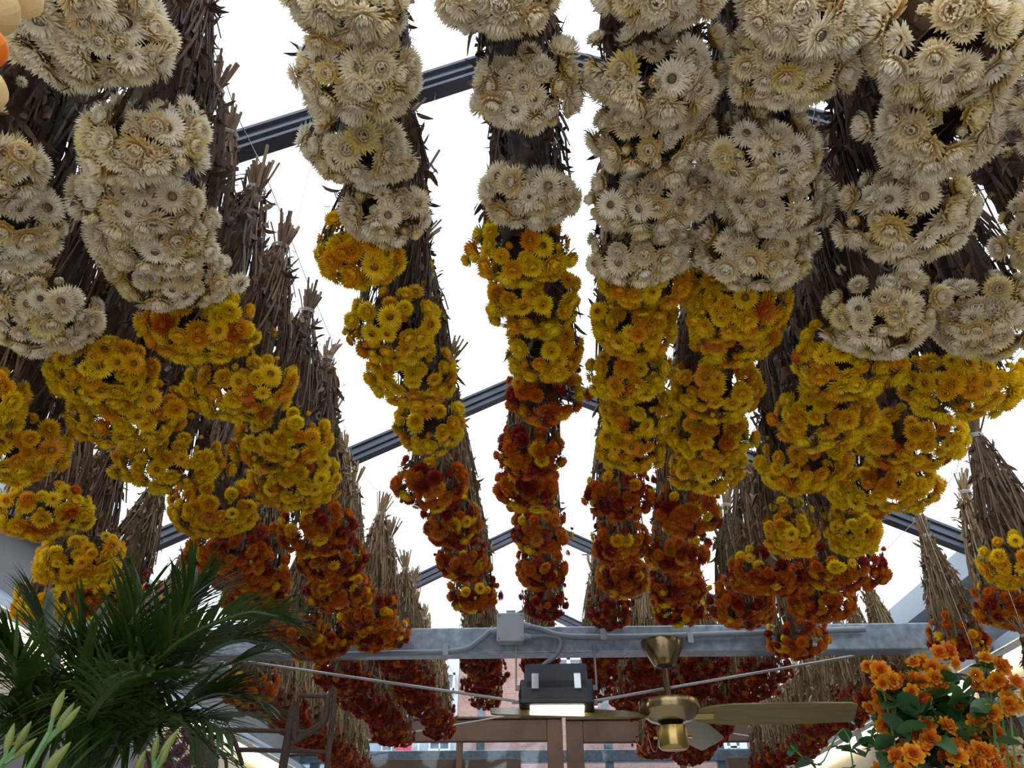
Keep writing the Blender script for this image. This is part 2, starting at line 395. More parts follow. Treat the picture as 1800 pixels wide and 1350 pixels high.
# the old wooden window sashes in front of the gable
WY = 6.45
def wpx(x0, y0, x1, y1, Y=WY):
    a = at_y(x0, y1, Y); b = at_y(x1, y0, Y); return a.x, b.x, a.z, b.z
def sash(name, px0, px1, ptop, muntins, stile=26, rail=34, bottom=1.9):
    a = at_y(px0, ptop, WY); b = at_y(px1, ptop, WY)
    root = empty(name, ((a.x + b.x) / 2, WY, bottom), kind='structure')
    cx = root.location.x; w = (b.x - a.x) / 2; z1 = (a.z + b.z) / 2 - bottom
    k = 5.3 / 1300 * 1.18
    st, rl = stile * k, rail * k
    for lo, hi, nm in (((-w, -0.03, 0), (-w + st, 0.03, z1), 'stile'), ((w - st, -0.03, 0), (w, 0.03, z1), 'stile'),
                       ((-w + st, -0.028, z1 - rl), (w - st, 0.028, z1), 'rail'), ((-w + st, -0.028, 0), (w - st, 0.028, rl), 'rail')):
        box_obj(nm, lo, hi, 'window_wood', root, bevel=0.008)
    for mx in muntins:
        x = at_y(mx, 1320, WY).x - cx
        box_obj('muntin', (x - 0.024, -0.02, rl), (x + 0.024, 0.02, z1 - rl), 'window_wood', root, bevel=0.004)
    mo = MB(); mo.box((-w, -0.045, z1), (w, 0.03, z1 + 0.02)); mo.build('moulding', 'window_wood', root, bevel=0.006)
    pn = MB(); pn.box((-w + st, -0.004, rl), (w - st, 0.004, z1 - rl)); pn.build('pane', 'window_glass', root)
    return root
sash('window_1', 618, 988, 1266, (808,))
sash('window_2', 994, 1386, 1266, (1198,), stile=28)
sash('window_3', 300, 614, 1290, ())
p = at_y(900, 1342, 6.60)
tag(box_obj('trim_3', (at_y(600, 1340, 6.6).x, 6.56, p.z - 0.10), (at_y(915, 1340, 6.6).x, 6.66, p.z + 0.03), 'pale_wood', bevel=0.006), kind='structure')
tag(box_obj('trim_4', (at_y(1278, 1340, 6.6).x, 6.56, p.z - 0.10), (at_y(1420, 1340, 6.6).x, 6.66, p.z + 0.03), 'pale_wood', bevel=0.006), kind='structure')

# ------------------------------------------------------------------ the houses across the street
BYD = 15.0
def facade(root, mat, x0, y0, x1, y1, name, depth=0.1, dy=0.0, Y=BYD, par=None):
    a = at_y(x0, y1, Y + dy); b = at_y(x1, y0, Y + dy); l = root.location
    o = box_obj(name, (a.x - l.x, Y + dy - l.y, a.z - l.z), (b.x - l.x, Y + dy + depth - l.y, b.z - l.z), mat, par or root)
    return o
def far_window(root, x0, y0, x1, y1, bars=(1, 1), dy=-0.1):
    fr = facade(root, 'dark_pane', x0, y0, x1, y1, 'window', 0.04, dy)
    fw = 5
    for (a, b, c, d) in ((x0, y0, x0 + fw, y1), (x1 - fw, y0, x1, y1), (x0, y0, x1, y0 + fw), (x0, y1 - fw, x1, y1)):
        facade(root, 'frame_white', a, b, c, d, 'window_frame', 0.07, dy - 0.06, par=fr)
    for i in range(bars[0]):
        xm = x0 + (x1 - x0) * (i + 1) / (bars[0] + 1); facade(root, 'frame_white', xm - 2, y0, xm + 2, y1, 'glazing_bar', 0.05, dy - 0.04, par=fr)
    for i in range(bars[1]):
        ym = y0 + (y1 - y0) * (i + 1) / (bars[1] + 1); facade(root, 'frame_white', x0, ym - 2, x1, ym + 2, 'glazing_bar', 0.05, dy - 0.04, par=fr)
hx = at_y(700, 1400, BYD).x
h1 = empty('townhouse', (hx, BYD, -0.1), 'pale grey and white plastered townhouse with white sash windows across the street', 'building')
def full_wall(root, px0, px1, ptop, mat, depth=6.0):
    a = at_y(px0, 1300, BYD); b = at_y(px1, 1300, BYD); t = at_y((px0 + px1) / 2, ptop, BYD)
    box_obj('wall', (a.x - root.location.x, 0, 0), (b.x - root.location.x, depth, t.z - root.location.z), mat, root)
full_wall(h1, 440, 690, 1105, 'facade_blue'); full_wall(h1, 690.5, 802, 1105, 'facade_white')
facade(h1, 'facade_grey', 640, 1208, 690, 1214, 'cornice', 0.3, -0.3)
facade(h1, 'facade_grey', 640, 1206, 690, 1262, 'wall_panel', 0.06, -0.06)
facade(h1, 'frame_white', 690, 1166, 735, 1176, 'cornice', 0.25, -0.25)
facade(h1, 'frame_white', 735, 1150, 745, 1345, 'pilaster', 0.12, -0.12)
facade(h1, 'facade_grey', 765, 1208, 830 - 34, 1225, 'wall_panel', 0.06, -0.06)
far_window(h1, 755, 1182, 800, 1214, (1, 0)); far_window(h1, 752, 1300, 792, 1336, (1, 1)); far_window(h1, 600, 1305, 618, 1340, (0, 1))
far_window(h1, 668, 1302, 690, 1340, (0, 1)); far_window(h1, 762, 1244, 798, 1262, (1, 0)); far_window(h1, 690, 1130, 735, 1165, (1, 0))
far_window(h1, 650, 1130, 682, 1165, (1, 0)); far_window(h1, 560, 1130, 600, 1180, (1, 1))
bn = facade(h1, 'banner_red', 694, 1298, 724, 1336, 'banner', 0.03, -0.25)
h2 = empty('brick_house', (at_y(1000, 1400, BYD).x, BYD, -0.1), 'red brick house with white window frames across the street', 'building')
full_wall(h2, 802.5, 1420, 1100, 'far_brick')
for w in ((968, 1130, 1030, 1186), (1190, 1190, 1215, 1225), (1172, 1236, 1212, 1258), (1000, 1236, 1050, 1262), (1270, 1290, 1310, 1336)):
    far_window(h2, *w, bars=(1, 1) if w[3] - w[1] > 40 else (1, 0))

# ------------------------------------------------------------------ strawflower heads
rnd = random.Random(7)
def bract(m, az, r0, z0, p0, p1, ln, w, G, B, rg, seg=3):
    ca, sa = math.cos(az), math.sin(az)
    r, z = r0, z0; vs = []; at = []
    wp = (0.62, 1.15, 1.02)
    twist = rg.uniform(-0.25, 0.25)
    for i in range(seg + 1):
        t = i / seg
        if i < seg:
            hw = w * wp[i] * 0.5
            dz = hw * twist
            vs += [(r * ca - hw * sa, r * sa + hw * ca, z + dz), (r * ca + hw * sa, r * sa - hw * ca, z - dz)]; at += [(t, G, B)] * 2
        else:
            vs.append((r * ca, r * sa, z)); at.append((t, G, B))
        ph = math.radians(p0 + (p1 - p0) * (t + 0.5 / seg)); r += math.sin(ph) * ln / seg; z += math.cos(ph) * ln / seg
    fs = []
    for i in range(seg - 1):
        fs.append((2 * i, 2 * i + 1, 2 * i + 3, 2 * i + 2))
    fs.append((2 * seg - 2, 2 * seg - 1, 2 * seg))
    m.add(vs, fs, at, True)
KINDS = {
    'open': [(24, .24, -.02, 98, 84, .80, .15), (22, .24, .03, 80, 66, .70, .14), (18, .24, .06, 58, 36, .50, .12), (14, .22, .08, 30, -10, .24, .10)],
    'half': [(20, .20, -.04, 102, 62, .78, .17), (20, .22, .01, 84, 36, .74, .16), (18, .22, .05, 64, 6, .64, .15), (16, .20, .08, 46, -30, .52, .13), (11, .15, .10, 30, -55, .36, .11)],
    'dome': [(18, .20, -.10, 115, 28, .80, .20), (18, .22, -.03, 88, -4, .80, .18), (16, .22, .04, 62, -38, .68, .17), (11, .18, .08, 40, -58, .50, .15)],
    'star': [(15, .14, -.02, 94, 74, .90, .21), (13, .14, .03, 70, 44, .70, .18), (9, .10, .06, 40, 0, .42, .14)],
    'bud':  [(9, .14, -.15, 62, -18, .95, .34), (8, .12, -.12, 42, -26, .95, .32), (5, .06, -.05, 20, -20, .8, .25)],
}
def head_mesh(kind, mat, seed):
    rg = random.Random(seed); m = MB(); Ls = KINDS[kind]
    sq = rg.uniform(-6, 6)
    for li, (n, r0, z0, p0, p1, ln, w) in enumerate(Ls):
        G = li / max(1, len(Ls) - 1); G = .45 + .55 * G if kind in ('open', 'star') else G; off = rg.random()
        n = int(n * 1.45)
        for k in range(n):
            az = 2 * PI * (k + off + rg.uniform(-.22, .22)) / n
            bract(m, az, r0, z0, p0 + sq + rg.uniform(-9, 9), p1 + sq + rg.uniform(-12, 12), ln * rg.uniform(.92, 1.06), w * rg.uniform(.70, .92), G, 0.0, rg)
    # golden scales of the cup
    for (n, z0, p0, p1, ln) in ((12, -.30, 96, 52, .46), (12, -.20, 96, 70, .52)):
        for k in range(n):
            bract(m, 2 * PI * (k + rg.random() * .4) / n, .05, z0, p0, p1, ln, .20, 0, 0.72, rg, 2)
    if kind in ('open', 'star', 'half'):
        R = .25 if kind == 'open' else .16
        vs = [(0, 0, .17)]; at = [(0.0, 0, .5)]
        for rr, zz, t in ((R * .55, .165, .15), (R, .11, .9), (R * 1.05, .03, 1.0)):
            for j in range(12):
                a = 2 * PI * j / 12; vs.append((rr * math.cos(a), rr * math.sin(a), zz)); at.append((t, 0, .5))
        fs = [(0, 1 + j, 1 + (j + 1) % 12) for j in range(12)]
        for q in (0, 12):
            fs += [(1 + q + j, 13 + q + j, 13 + q + (j + 1) % 12, 1 + q + (j + 1) % 12) for j in range(12)]
        m.add(vs, fs, at, True)
    # stalk bending back into the bunch
    dx, dy = rg.uniform(-.5, .5), rg.uniform(-.5, .5)
    m.tube([(0, 0, -.22), (dx * .3, dy * .3, -.9), (dx, dy, -1.8)], [.07, .05, .05], 4, (0, 0, .95), caps=False)
    # one curled dry leaf now and then
    if rg.random() < 0.6:
        a = rg.uniform(0, 2 * PI); pts = []
        for i in range(7):
            t = i / 6; q = a + t * 1.4; rr = .25 + .75 * t
            pts.append((rr * math.cos(q), rr * math.sin(q), -.35 + .55 * t * t + .1 * math.sin(6 * t)))
        m.tube(pts, [.06, .05, .05, .05, .04, .04, .02], 3, (0, 0, .95), caps=False)
    return m.mesh('flower_head', mat, True, fix=False)
VAR = ['open', 'half', 'half', 'half', 'dome', 'dome', 'dome', 'star', 'bud', 'open']
HEADS = {c: [(k, head_mesh(k, c + '_petals', 100 + 17 * i + hash(len(c)) % 7)) for i, k in enumerate(VAR)] for c in ('white', 'yellow', 'orange', 'red')}

# ------------------------------------------------------------------ dried stems of a bunch (origin at the tie, hanging down)
BL = 0.42
def prof(t):     # radius of the stem mass, t = 0 at the tie, 1 at the flowers
    return 0.016 + 0.044 * min(1, t * 1.5) ** 0.8 - 0.006 * max(0, t - .6)
def stems_mesh(seed):
    rg = random.Random(seed); m = MB()
    # shaggy inner body
    nr, na = 12, 12; vs = []; at = []
    for i in range(nr + 1):
        t = i / nr
        for j in range(na):
            a = 2 * PI * j / na; r = prof(t) * (0.62 + 0.25 * noise.noise(Vector((math.cos(a) * 2, math.sin(a) * 2, t * 6 + seed * 3.1))))
            vs.append((r * math.cos(a), r * math.sin(a), -t * BL)); at.append((0.9 * rg.random(), 0, 0))
    fs = [(i * na + j, i * na + (j + 1) % na, (i + 1) * na + (j + 1) % na, (i + 1) * na + j) for i in range(nr) for j in range(na)]
    m.add(vs, fs, at, True)
    # long stems
    for k in range(120):
        a = rg.uniform(0, 2 * PI); da = rg.uniform(-.5, .5); t0 = rg.uniform(-.02, .55); t1 = min(1.02, t0 + rg.uniform(.3, .7)); q = rg.uniform(.8, 1.12)
        col = rg.random(); pts = []; fl = rg.uniform(0, .012)
        for i in range(5):
            s = i / 4; t = t0 + (t1 - t0) * s; r = prof(max(t, 0)) * q + fl * s * s + rg.uniform(-.0025, .0025); aa = a + da * s
            pts.append((r * math.cos(aa), r * math.sin(aa), -t * BL))
        m.tube(pts, rg.uniform(.0012, .0028), 3, (col, 0, 0), caps=False)
    # crumpled leaves
    for k in range(360):
        t = rg.uniform(.03, 1.0); a = rg.uniform(0, 2 * PI); r = prof(t) * rg.uniform(.8, 1.1)
        ln = rg.uniform(.015, .05); w = rg.uniform(.002, .0065); col = rg.random() * .9
        p = Vector((r * math.cos(a), r * math.sin(a), -t * BL))
        d = Vector((math.cos(a) * rg.uniform(-.1, .65), math.sin(a) * rg.uniform(-.1, .65), rg.choice((-1, -1, -1, 1)))).normalized()
        d = (d + Vector((rg.uniform(-.4, .4), rg.uniform(-.4, .4), rg.uniform(-.3, .3)))).normalized()
        side = d.orthogonal().normalized(); side.rotate(Quaternion(d, rg.uniform(0, 2 * PI)))
        curl = rg.uniform(-70, 70); ax = side; vs = []
        for i in range(5):
            s = i / 4; hw = w * (0.4, 1, .95, .7, .12)[i]
            tw = side.copy(); tw.rotate(Quaternion(d, s * rg.uniform(-.8, .8)))
            vs += [p - tw * hw, p + tw * hw]
            p = p + d * ln / 4; d = d.copy(); d.rotate(Quaternion(ax, math.radians(curl / 3)))
        m.add(vs, [(2 * i, 2 * i + 1, 2 * i + 3, 2 * i + 2) for i in range(4)], (col, 0, 0), True)
    return m.mesh('dried_stems', 'dried_straw', True, fix=False)
def ends_mesh(seed):
    rg = random.Random(seed); m = MB()
    lean = rg.uniform(0, 2 * PI); lx, ly = math.cos(lean) * .02, math.sin(lean) * .02
    for k in range(26):
        a = rg.uniform(0, 2 * PI); r = .014 * math.sqrt(rg.random()); ln = rg.uniform(.04, .105); fl = rg.uniform(.6, 2.6)
        pts = [(r * math.cos(a), r * math.sin(a), -.03), (r * math.cos(a) * .9, r * math.sin(a) * .9, .0),
               (r * fl * math.cos(a) + lx * .5, r * fl * math.sin(a) + ly * .5, ln * .55), (r * fl * 1.5 * math.cos(a) + lx, r * fl * 1.5 * math.sin(a) + ly, ln)]
        m.tube(pts, rg.uniform(.0022, .0042), 4, (rg.uniform(.35, 1), 0, 0))
    return m.mesh('stem_ends', 'dried_straw', True, fix=False)
def twine_mesh(seed):
    rg = random.Random(seed); m = MB(); pts = []
    for i in range(40):
        t = i / 39; a = t * 2 * PI * 3.2; r = .0205 + .001 * math.sin(a * 2.3 + seed); pts.append((r * math.cos(a), r * math.sin(a), -.008 + .016 * t + .003 * math.sin(a)))
    m.tube(pts, .0017, 4)
    pts = [(0.0, .020, .006), (0, .026, .02), (0, .012, .045), (0, .003, .070), (0, -.002, .085)]
    m.tube(pts, .0012, 4)
    return m.mesh('twine', 'twine', False, fix=False)
STEMS = [stems_mesh(i) for i in range(9)]; ENDS = [ends_mesh(50 + i) for i in range(6)]; TWINES = [twine_mesh(i) for i in range(3)]

CLS = {'w': ('white', [('white', 1.0)], (.0205, .0325)), 'y': ('yellow', [('yellow', .97), ('orange', .03)], (.0190, .0285)),
       'o': ('orange', [('orange', .60), ('red', .27), ('yellow', .13)], (.0180, .0285)), 'r': ('red', [('red', .84), ('orange', .16)], (.0155, .0235))}
STRAW = {'w': (0.15, 0.094, 0.060), 'y': (0.165, 0.106, 0.066), 'o': (0.235, 0.165, 0.095), 'r': (0.29, 0.215, 0.12)}
def bunch(tie, cls, n, label, group, wide=1.0, tall=1.9, capx=1.0, capy=1.0):
    root = empty('strawflower_bunch', tie, label, 'flower bunch', group)
    root.rotation_euler = (math.radians(rnd.uniform(-4, 4)), math.radians(rnd.uniform(-4, 4)), rnd.uniform(-.25, .25))
    sc = STRAW[cls]; v = rnd.uniform(.82, 1.18)
    st = link('dried_stems', rnd.choice(STEMS), root); st['kind'] = 'stuff'; st.rotation_euler.z = rnd.choice((0, PI)); k0 = 1.05 + .16 * (wide - 1); kx, ky = min(k0, capx / .062), min(k0, capy / .062); st.scale = (kx, ky, 1); st.color = (*(c * v for c in sc), 1)
    en = link('stem_ends', rnd.choice(ENDS), root); en['kind'] = 'stuff'; en.rotation_euler.z = rnd.uniform(0, 6.28); en.color = (*(c * v * 1.1 for c in sc), 1)
    link('twine', rnd.choice(TWINES), root)
    _, mix, (s0, s1) = CLS[cls]
    ga = PI * (3 - math.sqrt(5)); ph = rnd.uniform(0, 6.28)
    rx, ry, rz = 0.061 * wide * rnd.uniform(.92, 1.08), 0.061 * (min(wide, 1.22) if tall > .8 else .72), 0.056 if tall > .8 else 0.044
    rx, ry = max(.024, min(rx, capx - .008)), max(.022, min(ry, capy - .010))
    lob = [(rnd.uniform(0, 6.28), rnd.uniform(.0, min(.018, .2 * min(rx, ry)))) for _ in range(2)]
    for i in range(n):
        c = 1 - 1.42 * (i + .5) / n                 # cos of the angle from straight down
        c = max(-.6, c + rnd.uniform(-.06, .06)); c = min(1, c)
        sn = math.sqrt(max(0, 1 - c * c)); a = ph + i * ga + rnd.uniform(-.25, .25)
        nrm = Vector((sn * math.cos(a), sn * math.sin(a), -c))
        rr = sum(l * max(0, math.cos(a - b)) for b, l in lob) + rnd.uniform(-.008, .008) + (rnd.uniform(.008, .02) if rnd.random() < .1 else 0)
        zz = rz * (1.0 if c > 0 else tall)
        p = Vector((nrm.x * (rx + rr), nrm.y * (ry + rr), -BL + nrm.z * zz + rnd.uniform(-.006, .006)))
        f = (nrm + Vector((rnd.uniform(-.42, .42), rnd.uniform(-.42, .42), -.22 + rnd.uniform(-.3, .3)))).normalized()
        q = rnd.random(); acc = 0; pal = mix[-1][0]
        for nm, wgt in mix:
            acc += wgt
            if q < acc: pal = nm; break
        k, me = rnd.choice(HEADS[pal])
        s = rnd.uniform(s0, s1)
        if k == 'bud': s *= .55
        if k == 'star': s *= .85
        if k == 'dome': s *= .95
        if c < -.3: s *= .75
        o = bpy.data.objects.new('flower_head', me); COL.objects.link(o); o.parent = root
        o.location = p; o.scale = (s, s, s)
        o.rotation_mode = 'QUATERNION'; o.rotation_quaternion = f.to_track_quat('Z', 'Y') @ Quaternion((0, 0, 1), rnd.uniform(0, 6.28))
    # small stray buds up the stems
    for i in range(rnd.randint(2, 4)):
        t = rnd.uniform(.55, .85); a = rnd.uniform(0, 6.28); r = prof(t) * min(1.15, kx * 1.05, ky * 1.05)
        k, me = rnd.choice([h for h in HEADS[mix[0][0]] if h[0] in ('star', 'bud')])
        o = bpy.data.objects.new('flower_head', me); COL.objects.link(o); o.parent = root
        s = rnd.uniform(.008, .013); o.scale = (s, s, s); o.location = (r * math.cos(a), r * math.sin(a), -t * BL)
        o.rotation_mode = 'QUATERNION'; o.rotation_quaternion = Vector((math.cos(a), math.sin(a), -.5)).to_track_quat('Z', 'Y')
    return root

HC = 0.985
HR = {'C': 1.0, 'L1': .98, 'R1': .98, 'R2': .95, 'L2': .92, 'L3': .88, 'R3': .88, 'R4': .86, 'L4': .80, 'R5': .80}
WIDE = {'C': 1.28, 'L1': 1.3, 'R1': 1.3, 'R2': 1.4, 'L2': 1.5, 'L3': 1.6, 'R3': 1.6, 'R4': 1.65, 'L4': 1.6, 'R5': 1.4}
ROWS = {
 'C':  [(880, -5, 'w'), (905, 182, 'w'), (918, 338, 'w'), (922, 432, 'y'), (925, 525, 'y'), (940, 610, 'y'), (948, 705, 'o'), (952, 790, 'o'), (940, 862, 'o'),
        (952, 930, 'o'), (955, 1003, 'o'), (958, 1060, 'r')],
 'L1': [(570, 5, 'w'), (590, 95, 'w'), (635, 200, 'w'), (658, 372, 'w'), (668, 455, 'y'), (700, 565, 'y'), (712, 655, 'y'), (742, 745, 'y'), (772, 850, 'o'), (790, 920, 'o'),
        (800, 985, 'o'), (828, 1044, 'o')],
 'L2': [(95, -60, 'w'), (150, 60, 'w'), (195, 170, 'w'), (190, 285, 'w'), (245, 375, 'w'), (305, 485, 'w'), (375, 585, 'y'), (430, 680, 'y'), (490, 778, 'y'), (535, 855, 'y'),
        (545, 935, 'o'), (575, 990, 'o'), (595, 1040, 'o'), (650, 1080, 'o'), (668, 1118, 'o')],
 'L3': [(-70, 250, 'w'), (-5, 400, 'w'), (70, 538, 'w'), (175, 640, 'y'), (235, 735, 'y'), (295, 810, 'y'), (370, 895, 'y'), (395, 965, 'o'), (425, 1010, 'o'), (455, 1050, 'o'), (540, 1130, 'o'), (570, 1155, 'o')],
 'L4': [(-60, 690, 'y'), (10, 790, 'y'), (55, 905, 'y'), (130, 985, 'y'), (85, 1060, 'y'), (215, 1055, 'o'), (300, 1130, 'o'), (420, 1205, 'o')],
 'R1': [(1165, -10, 'w'), (1150, 100, 'w'), (1165, 205, 'w'), (1155, 300, 'w'), (1135, 380, 'w'), (1135, 455, 'y'), (1135, 540, 'y'), (1120, 625, 'y'), (1110, 710, 'y'), (1100, 790, 'y'),
        (1100, 880, 'o'), (1095, 950, 'o'), (1088, 1020, 'o'), (1080, 1080, 'r')],
 'R2': [(1405, -10, 'w'), (1420, 90, 'w'), (1375, 200, 'w'), (1370, 305, 'w'), (1355, 410, 'w'), (1320, 500, 'y'), (1295, 595, 'y'), (1280, 690, 'y'), (1250, 770, 'y'), (1235, 830, 'y'),
        (1225, 900, 'o'), (1205, 970, 'o'), (1185, 1035, 'o'), (1180, 1068, 'o')],
 'R3': [(1690, 60, 'w'), (1660, 240, 'w'), (1595, 385, 'w'), (1540, 540, 'w'), (1500, 640, 'y'), (1455, 735, 'y'), (1410, 815, 'y'), (1395, 935, 'y'), (1345, 1010, 'o'), (1310, 1075, 'o')],
 'R4': [(1930, 150, 'w'), (1850, 400, 'w'), (1735, 560, 'w'), (1695, 680, 'y'), (1610, 770, 'y'), (1580, 855, 'y'), (1480, 935, 'y'), (1490, 1000, 'o'), (1450, 1060, 'o'), (1395, 1125, 'o')],
 'R5': [(1810, 990, 'y'), (1775, 1070, 'o'), (1690, 1130, 'o')],
}
ROW_LEN = {'C': 16, 'L1': 17, 'L2': 22, 'L3': 20, 'L4': 17, 'R1': 18, 'R2': 20, 'R3': 20, 'R4': 21, 'R5': 15}   # bunches in each row
ROWTXT = {'C': 'ridge row', 'L1': 'first palm-side row', 'L2': 'second palm-side row', 'L3': 'third palm-side row', 'L4': 'fourth palm-side row',
          'R1': 'first fan-side row', 'R2': 'second fan-side row', 'R3': 'third fan-side row', 'R4': 'fourth fan-side row', 'R5': 'fifth fan-side row'}
ORD = ['first', 'second', 'third', 'fourth', 'fifth', 'sixth', 'seventh', 'eighth', 'ninth', 'tenth', 'eleventh', 'twelfth', 'thirteenth', 'fourteenth', 'fifteenth', 'sixteenth']
CN = {'w': 'cream-white', 'y': 'golden yellow', 'o': 'orange-red', 'r': 'dark red'}
COUNT = {}
GAP = .20                                            # the beam and its bracing run free between the bunches
LAID = {}
for rk, lst in ROWS.items():
    out = []
    for (px, py, c) in lst:
        p = at_h(px, py, HR[rk] + rnd.uniform(-.012, .012))
        if out:
            g = .11 if p.y < 1.0 else .14
            if p.y < out[-1][0].y + g and abs(p.x - out[-1][0].x) < .16: p.y = out[-1][0].y + g
        if abs(p.y - BY) < GAP: p.y = BY + (GAP if p.y > BY else -GAP)
        out.append((p, c))
    for i in range(len(out) - 2, -1, -1):            # those pushed back from the beam press the next ones back
        q, p = out[i + 1][0], out[i][0]
        if 2.4 < q.y <= BY and q.y - p.y < .15: p.y = q.y - .15
    for i in range(1, len(out)):
        q, p = out[i - 1][0], out[i][0]
        if q.y > BY and p.y - q.y < .15: p.y = q.y + .15
    # the row runs on behind the beam
    a = out[-1][0]; x_end = {'C': .02, 'L1': -.30}.get(rk, a.x)
    y = a.y
    start = y + .25 if y > BY else BY + GAP          # the next one hangs behind the beam
    more = ROW_LEN[rk] - len(out); step = min(.25, (5.85 - start) / max(1, more - 1))
    for i in range(more):
        y = start + i * step
        out.append((Vector((a.x + (x_end - a.x) * min(1, (y - a.y) / 2) + rnd.uniform(-.03, .03), y, EYE + HR[rk] + rnd.uniform(-.03, .01))), 'r'))
    LAID[rk] = out
ALLP = [p for o_ in LAID.values() for p, _ in o_]
def room(p):
    """half the room a bunch has across and along its row before it presses into a neighbour"""
    cx, cy = .20, .20
    for q in ALLP:
        if q is p: continue
        dx, dy = abs(q.x - p.x), abs(q.y - p.y)
        if dx > .4 or dy > .4: continue
        if dx > dy * .9: cx = min(cx, (dx * dx + .5 * dy * dy) ** .5 / 2)
        else: cy = min(cy, (dy * dy + .5 * dx * dx) ** .5 / 2)
    return cx, cy
for rk, out in LAID.items():
    tot = {k: sum(1 for _, c in out if c == k) for k in 'wyor'}; seen = {k: 0 for k in 'wyor'}
    ties = []
    for p, c in out:
        seen[c] += 1
        if c == 'w': lab = '%s strawflower bunch, %s white before the yellow ones, %s' % (CN[c], ORD[tot['w'] - seen['w']], ROWTXT[rk])
        elif c == 'y': lab = '%s strawflower bunch, %s yellow before the orange ones, %s' % (CN[c], ORD[tot['y'] - seen['y']], ROWTXT[rk])
        elif c == 'o': lab = '%s strawflower bunch, %s orange after the yellow ones, %s' % (CN[c], ORD[seen['o'] - 1], ROWTXT[rk])
        else: lab = '%s strawflower bunch, %s dark one after the orange ones, %s' % (CN[c], ORD[seen['r'] - 1], ROWTXT[rk])
        tie = Vector((p.x, p.y, p.z + BL)); ties.append(tie)
        wd = WIDE[rk] + (.22 if c in 'yo' and rk in ('L2', 'L3', 'L4', 'R3', 'R4') else 0); wd = min(wd, 1.35) if c == 'w' and rk in ('R3', 'R4') else wd; wd = 1.15 if c == 'w' and rk in ('C', 'L1') else wd; n = int((33 if p.y < 1.7 else (42 if p.y < 3.3 else 38)) * wd * min(wd, 1.22))
        cx, cy = room(p); n = max(30, int(1.12 * n * min(1, .55 + .45 * min(1, cx / (.061 * wd + .016)) * min(1, cy / (.061 * min(wd, 1.22) + .016)))))
        bunch(tie, c, n, lab, 'strawflower bunches in the %s' % ROWTXT[rk], wd, .7 if c == 'w' and rk in ('C', 'L1') else (1.9 if p.y < 1.7 else 2.9), cx, cy)
    COUNT[rk] = len(out)
    # the wire the row hangs on, tied up to the rafters
    wz = EYE + HR[rk] + BL + 0.083
    ws = [Vector((ties[0].x, Y0, wz))] + [Vector((t.x, t.y, t.z + .083)) for t in ties] + [Vector((ties[-1].x, 6.79, wz))]
    wire = empty('hanging_wire', (ws[0].x, Y0, wz), 'thin steel wire carrying the strawflower bunches of the %s' % ROWTXT[rk], 'wire', 'wires carrying the bunches')
    m = MB(); m.tube([w - wire.location for w in ws], .0012, 4); m.build('wire', 'wire_steel', wire)
    for ry in RAFT_Y:
        x = None
        for u, v_ in zip(ws[:-1], ws[1:]):
            if u.y - 1e-6 <= ry <= v_.y + 1e-6:
                s = (ry - u.y) / max(1e-6, v_.y - u.y); q = u.lerp(v_, s); x = q
        if x is None: continue
        top = RIDGE - SLOPE * abs(x.x) - .08
        m = MB(); m.tube([x - wire.location, Vector((x.x, ry, top)) - wire.location], .0010, 4); m.build('dropper', 'wire_steel', wire)

# ------------------------------------------------------------------ junction box, conduits
jb = at_y(898, 1112, BY - 0.05)
t = empty('junction_box', (jb.x, BY - .045, jb.z - .055), 'grey plastic junction box fixed on the galvanised beam', 'electrical box')
box_obj('box', (-.055, -.065, 0), (.055, -.004, .115), 'grey_plastic', t, bevel=.005)
box_obj('lid', (-.057, -.078, -.002), (.057, -.064, .117), 'grey_plastic', t, bevel=.004)
box_obj('mounting_plate', (-.02, -.01, .08), (.02, .002, .15), 'galvanised', t)
for sx in (-1, 1):
    for sz in (.010, .105):
        m = MB(); m.tube([(sx * .047, -.080, sz), (sx * .047, -.074, sz)], .005, 8); m.build('screw', 'grey_cable', t)
for (sx, z) in ((-1, .055), (1, .075), (1, .028)):
    m = MB(); m.tube([(sx * .054, -.035, z), (sx * .072, -.035, z)], .015, 8); m.tube([(sx * .070, -.035, z), (sx * .086, -.035, z)], .011, 8); m.build('cable_gland', 'grey_plastic', t)
def cable(name, pix, r, mat, label, Y=BY - .075, n=8, cat='cable'):
    pts = smooth_path([at_y(x, y, Y if len(q) == 0 else q[0]) for (x, y, *q) in pix], 8)
    m = MB(); m.tube(pts, r, n); return tag(m.build(name, mat), label, cat)
cable('conduit', [(560, 1152), (700, 1148), (805, 1144), (840, 1128), (868, 1104)], .013, 'grey_cable', 'grey conduit running along the beam into the palm side of the junction box')
cable('conduit', [(925, 1101), (950, 1106), (985, 1117), (1060, 1120), (1200, 1117), (1520, 1106)], .013, 'grey_cable', 'grey conduit along the top of the beam towards the fan')
cable('lamp_cable', [(927, 1120), (960, 1118), (982, 1122), (985, 1138), (974, 1155), (956, 1168), (955, 1172)], .009, 'grey_cable', 'short grey cable looping down from junction box to floodlight')
for i, (x, y, lab) in enumerate(((784, 1145, 'grey cable clip on beam beside the junction box conduit bend'), (1060, 1118, 'grey cable clip on beam between junction box and fan'), (1213, 1124, 'grey cable clip on beam just past the fan canopy'))):
    p = at_y(x, y, BY - .075)
    m = MB(); m.box((p.x - .011, BY - .093, p.z - .018), (p.x + .011, BY - .086, p.z + .026)); m.box((p.x - .011, BY - .09, p.z + .02), (p.x + .011, BY - .040, p.z + .026))
    tag(m.build('cable_clip', 'grey_plastic'), lab, 'clip', 'clips holding the conduits')

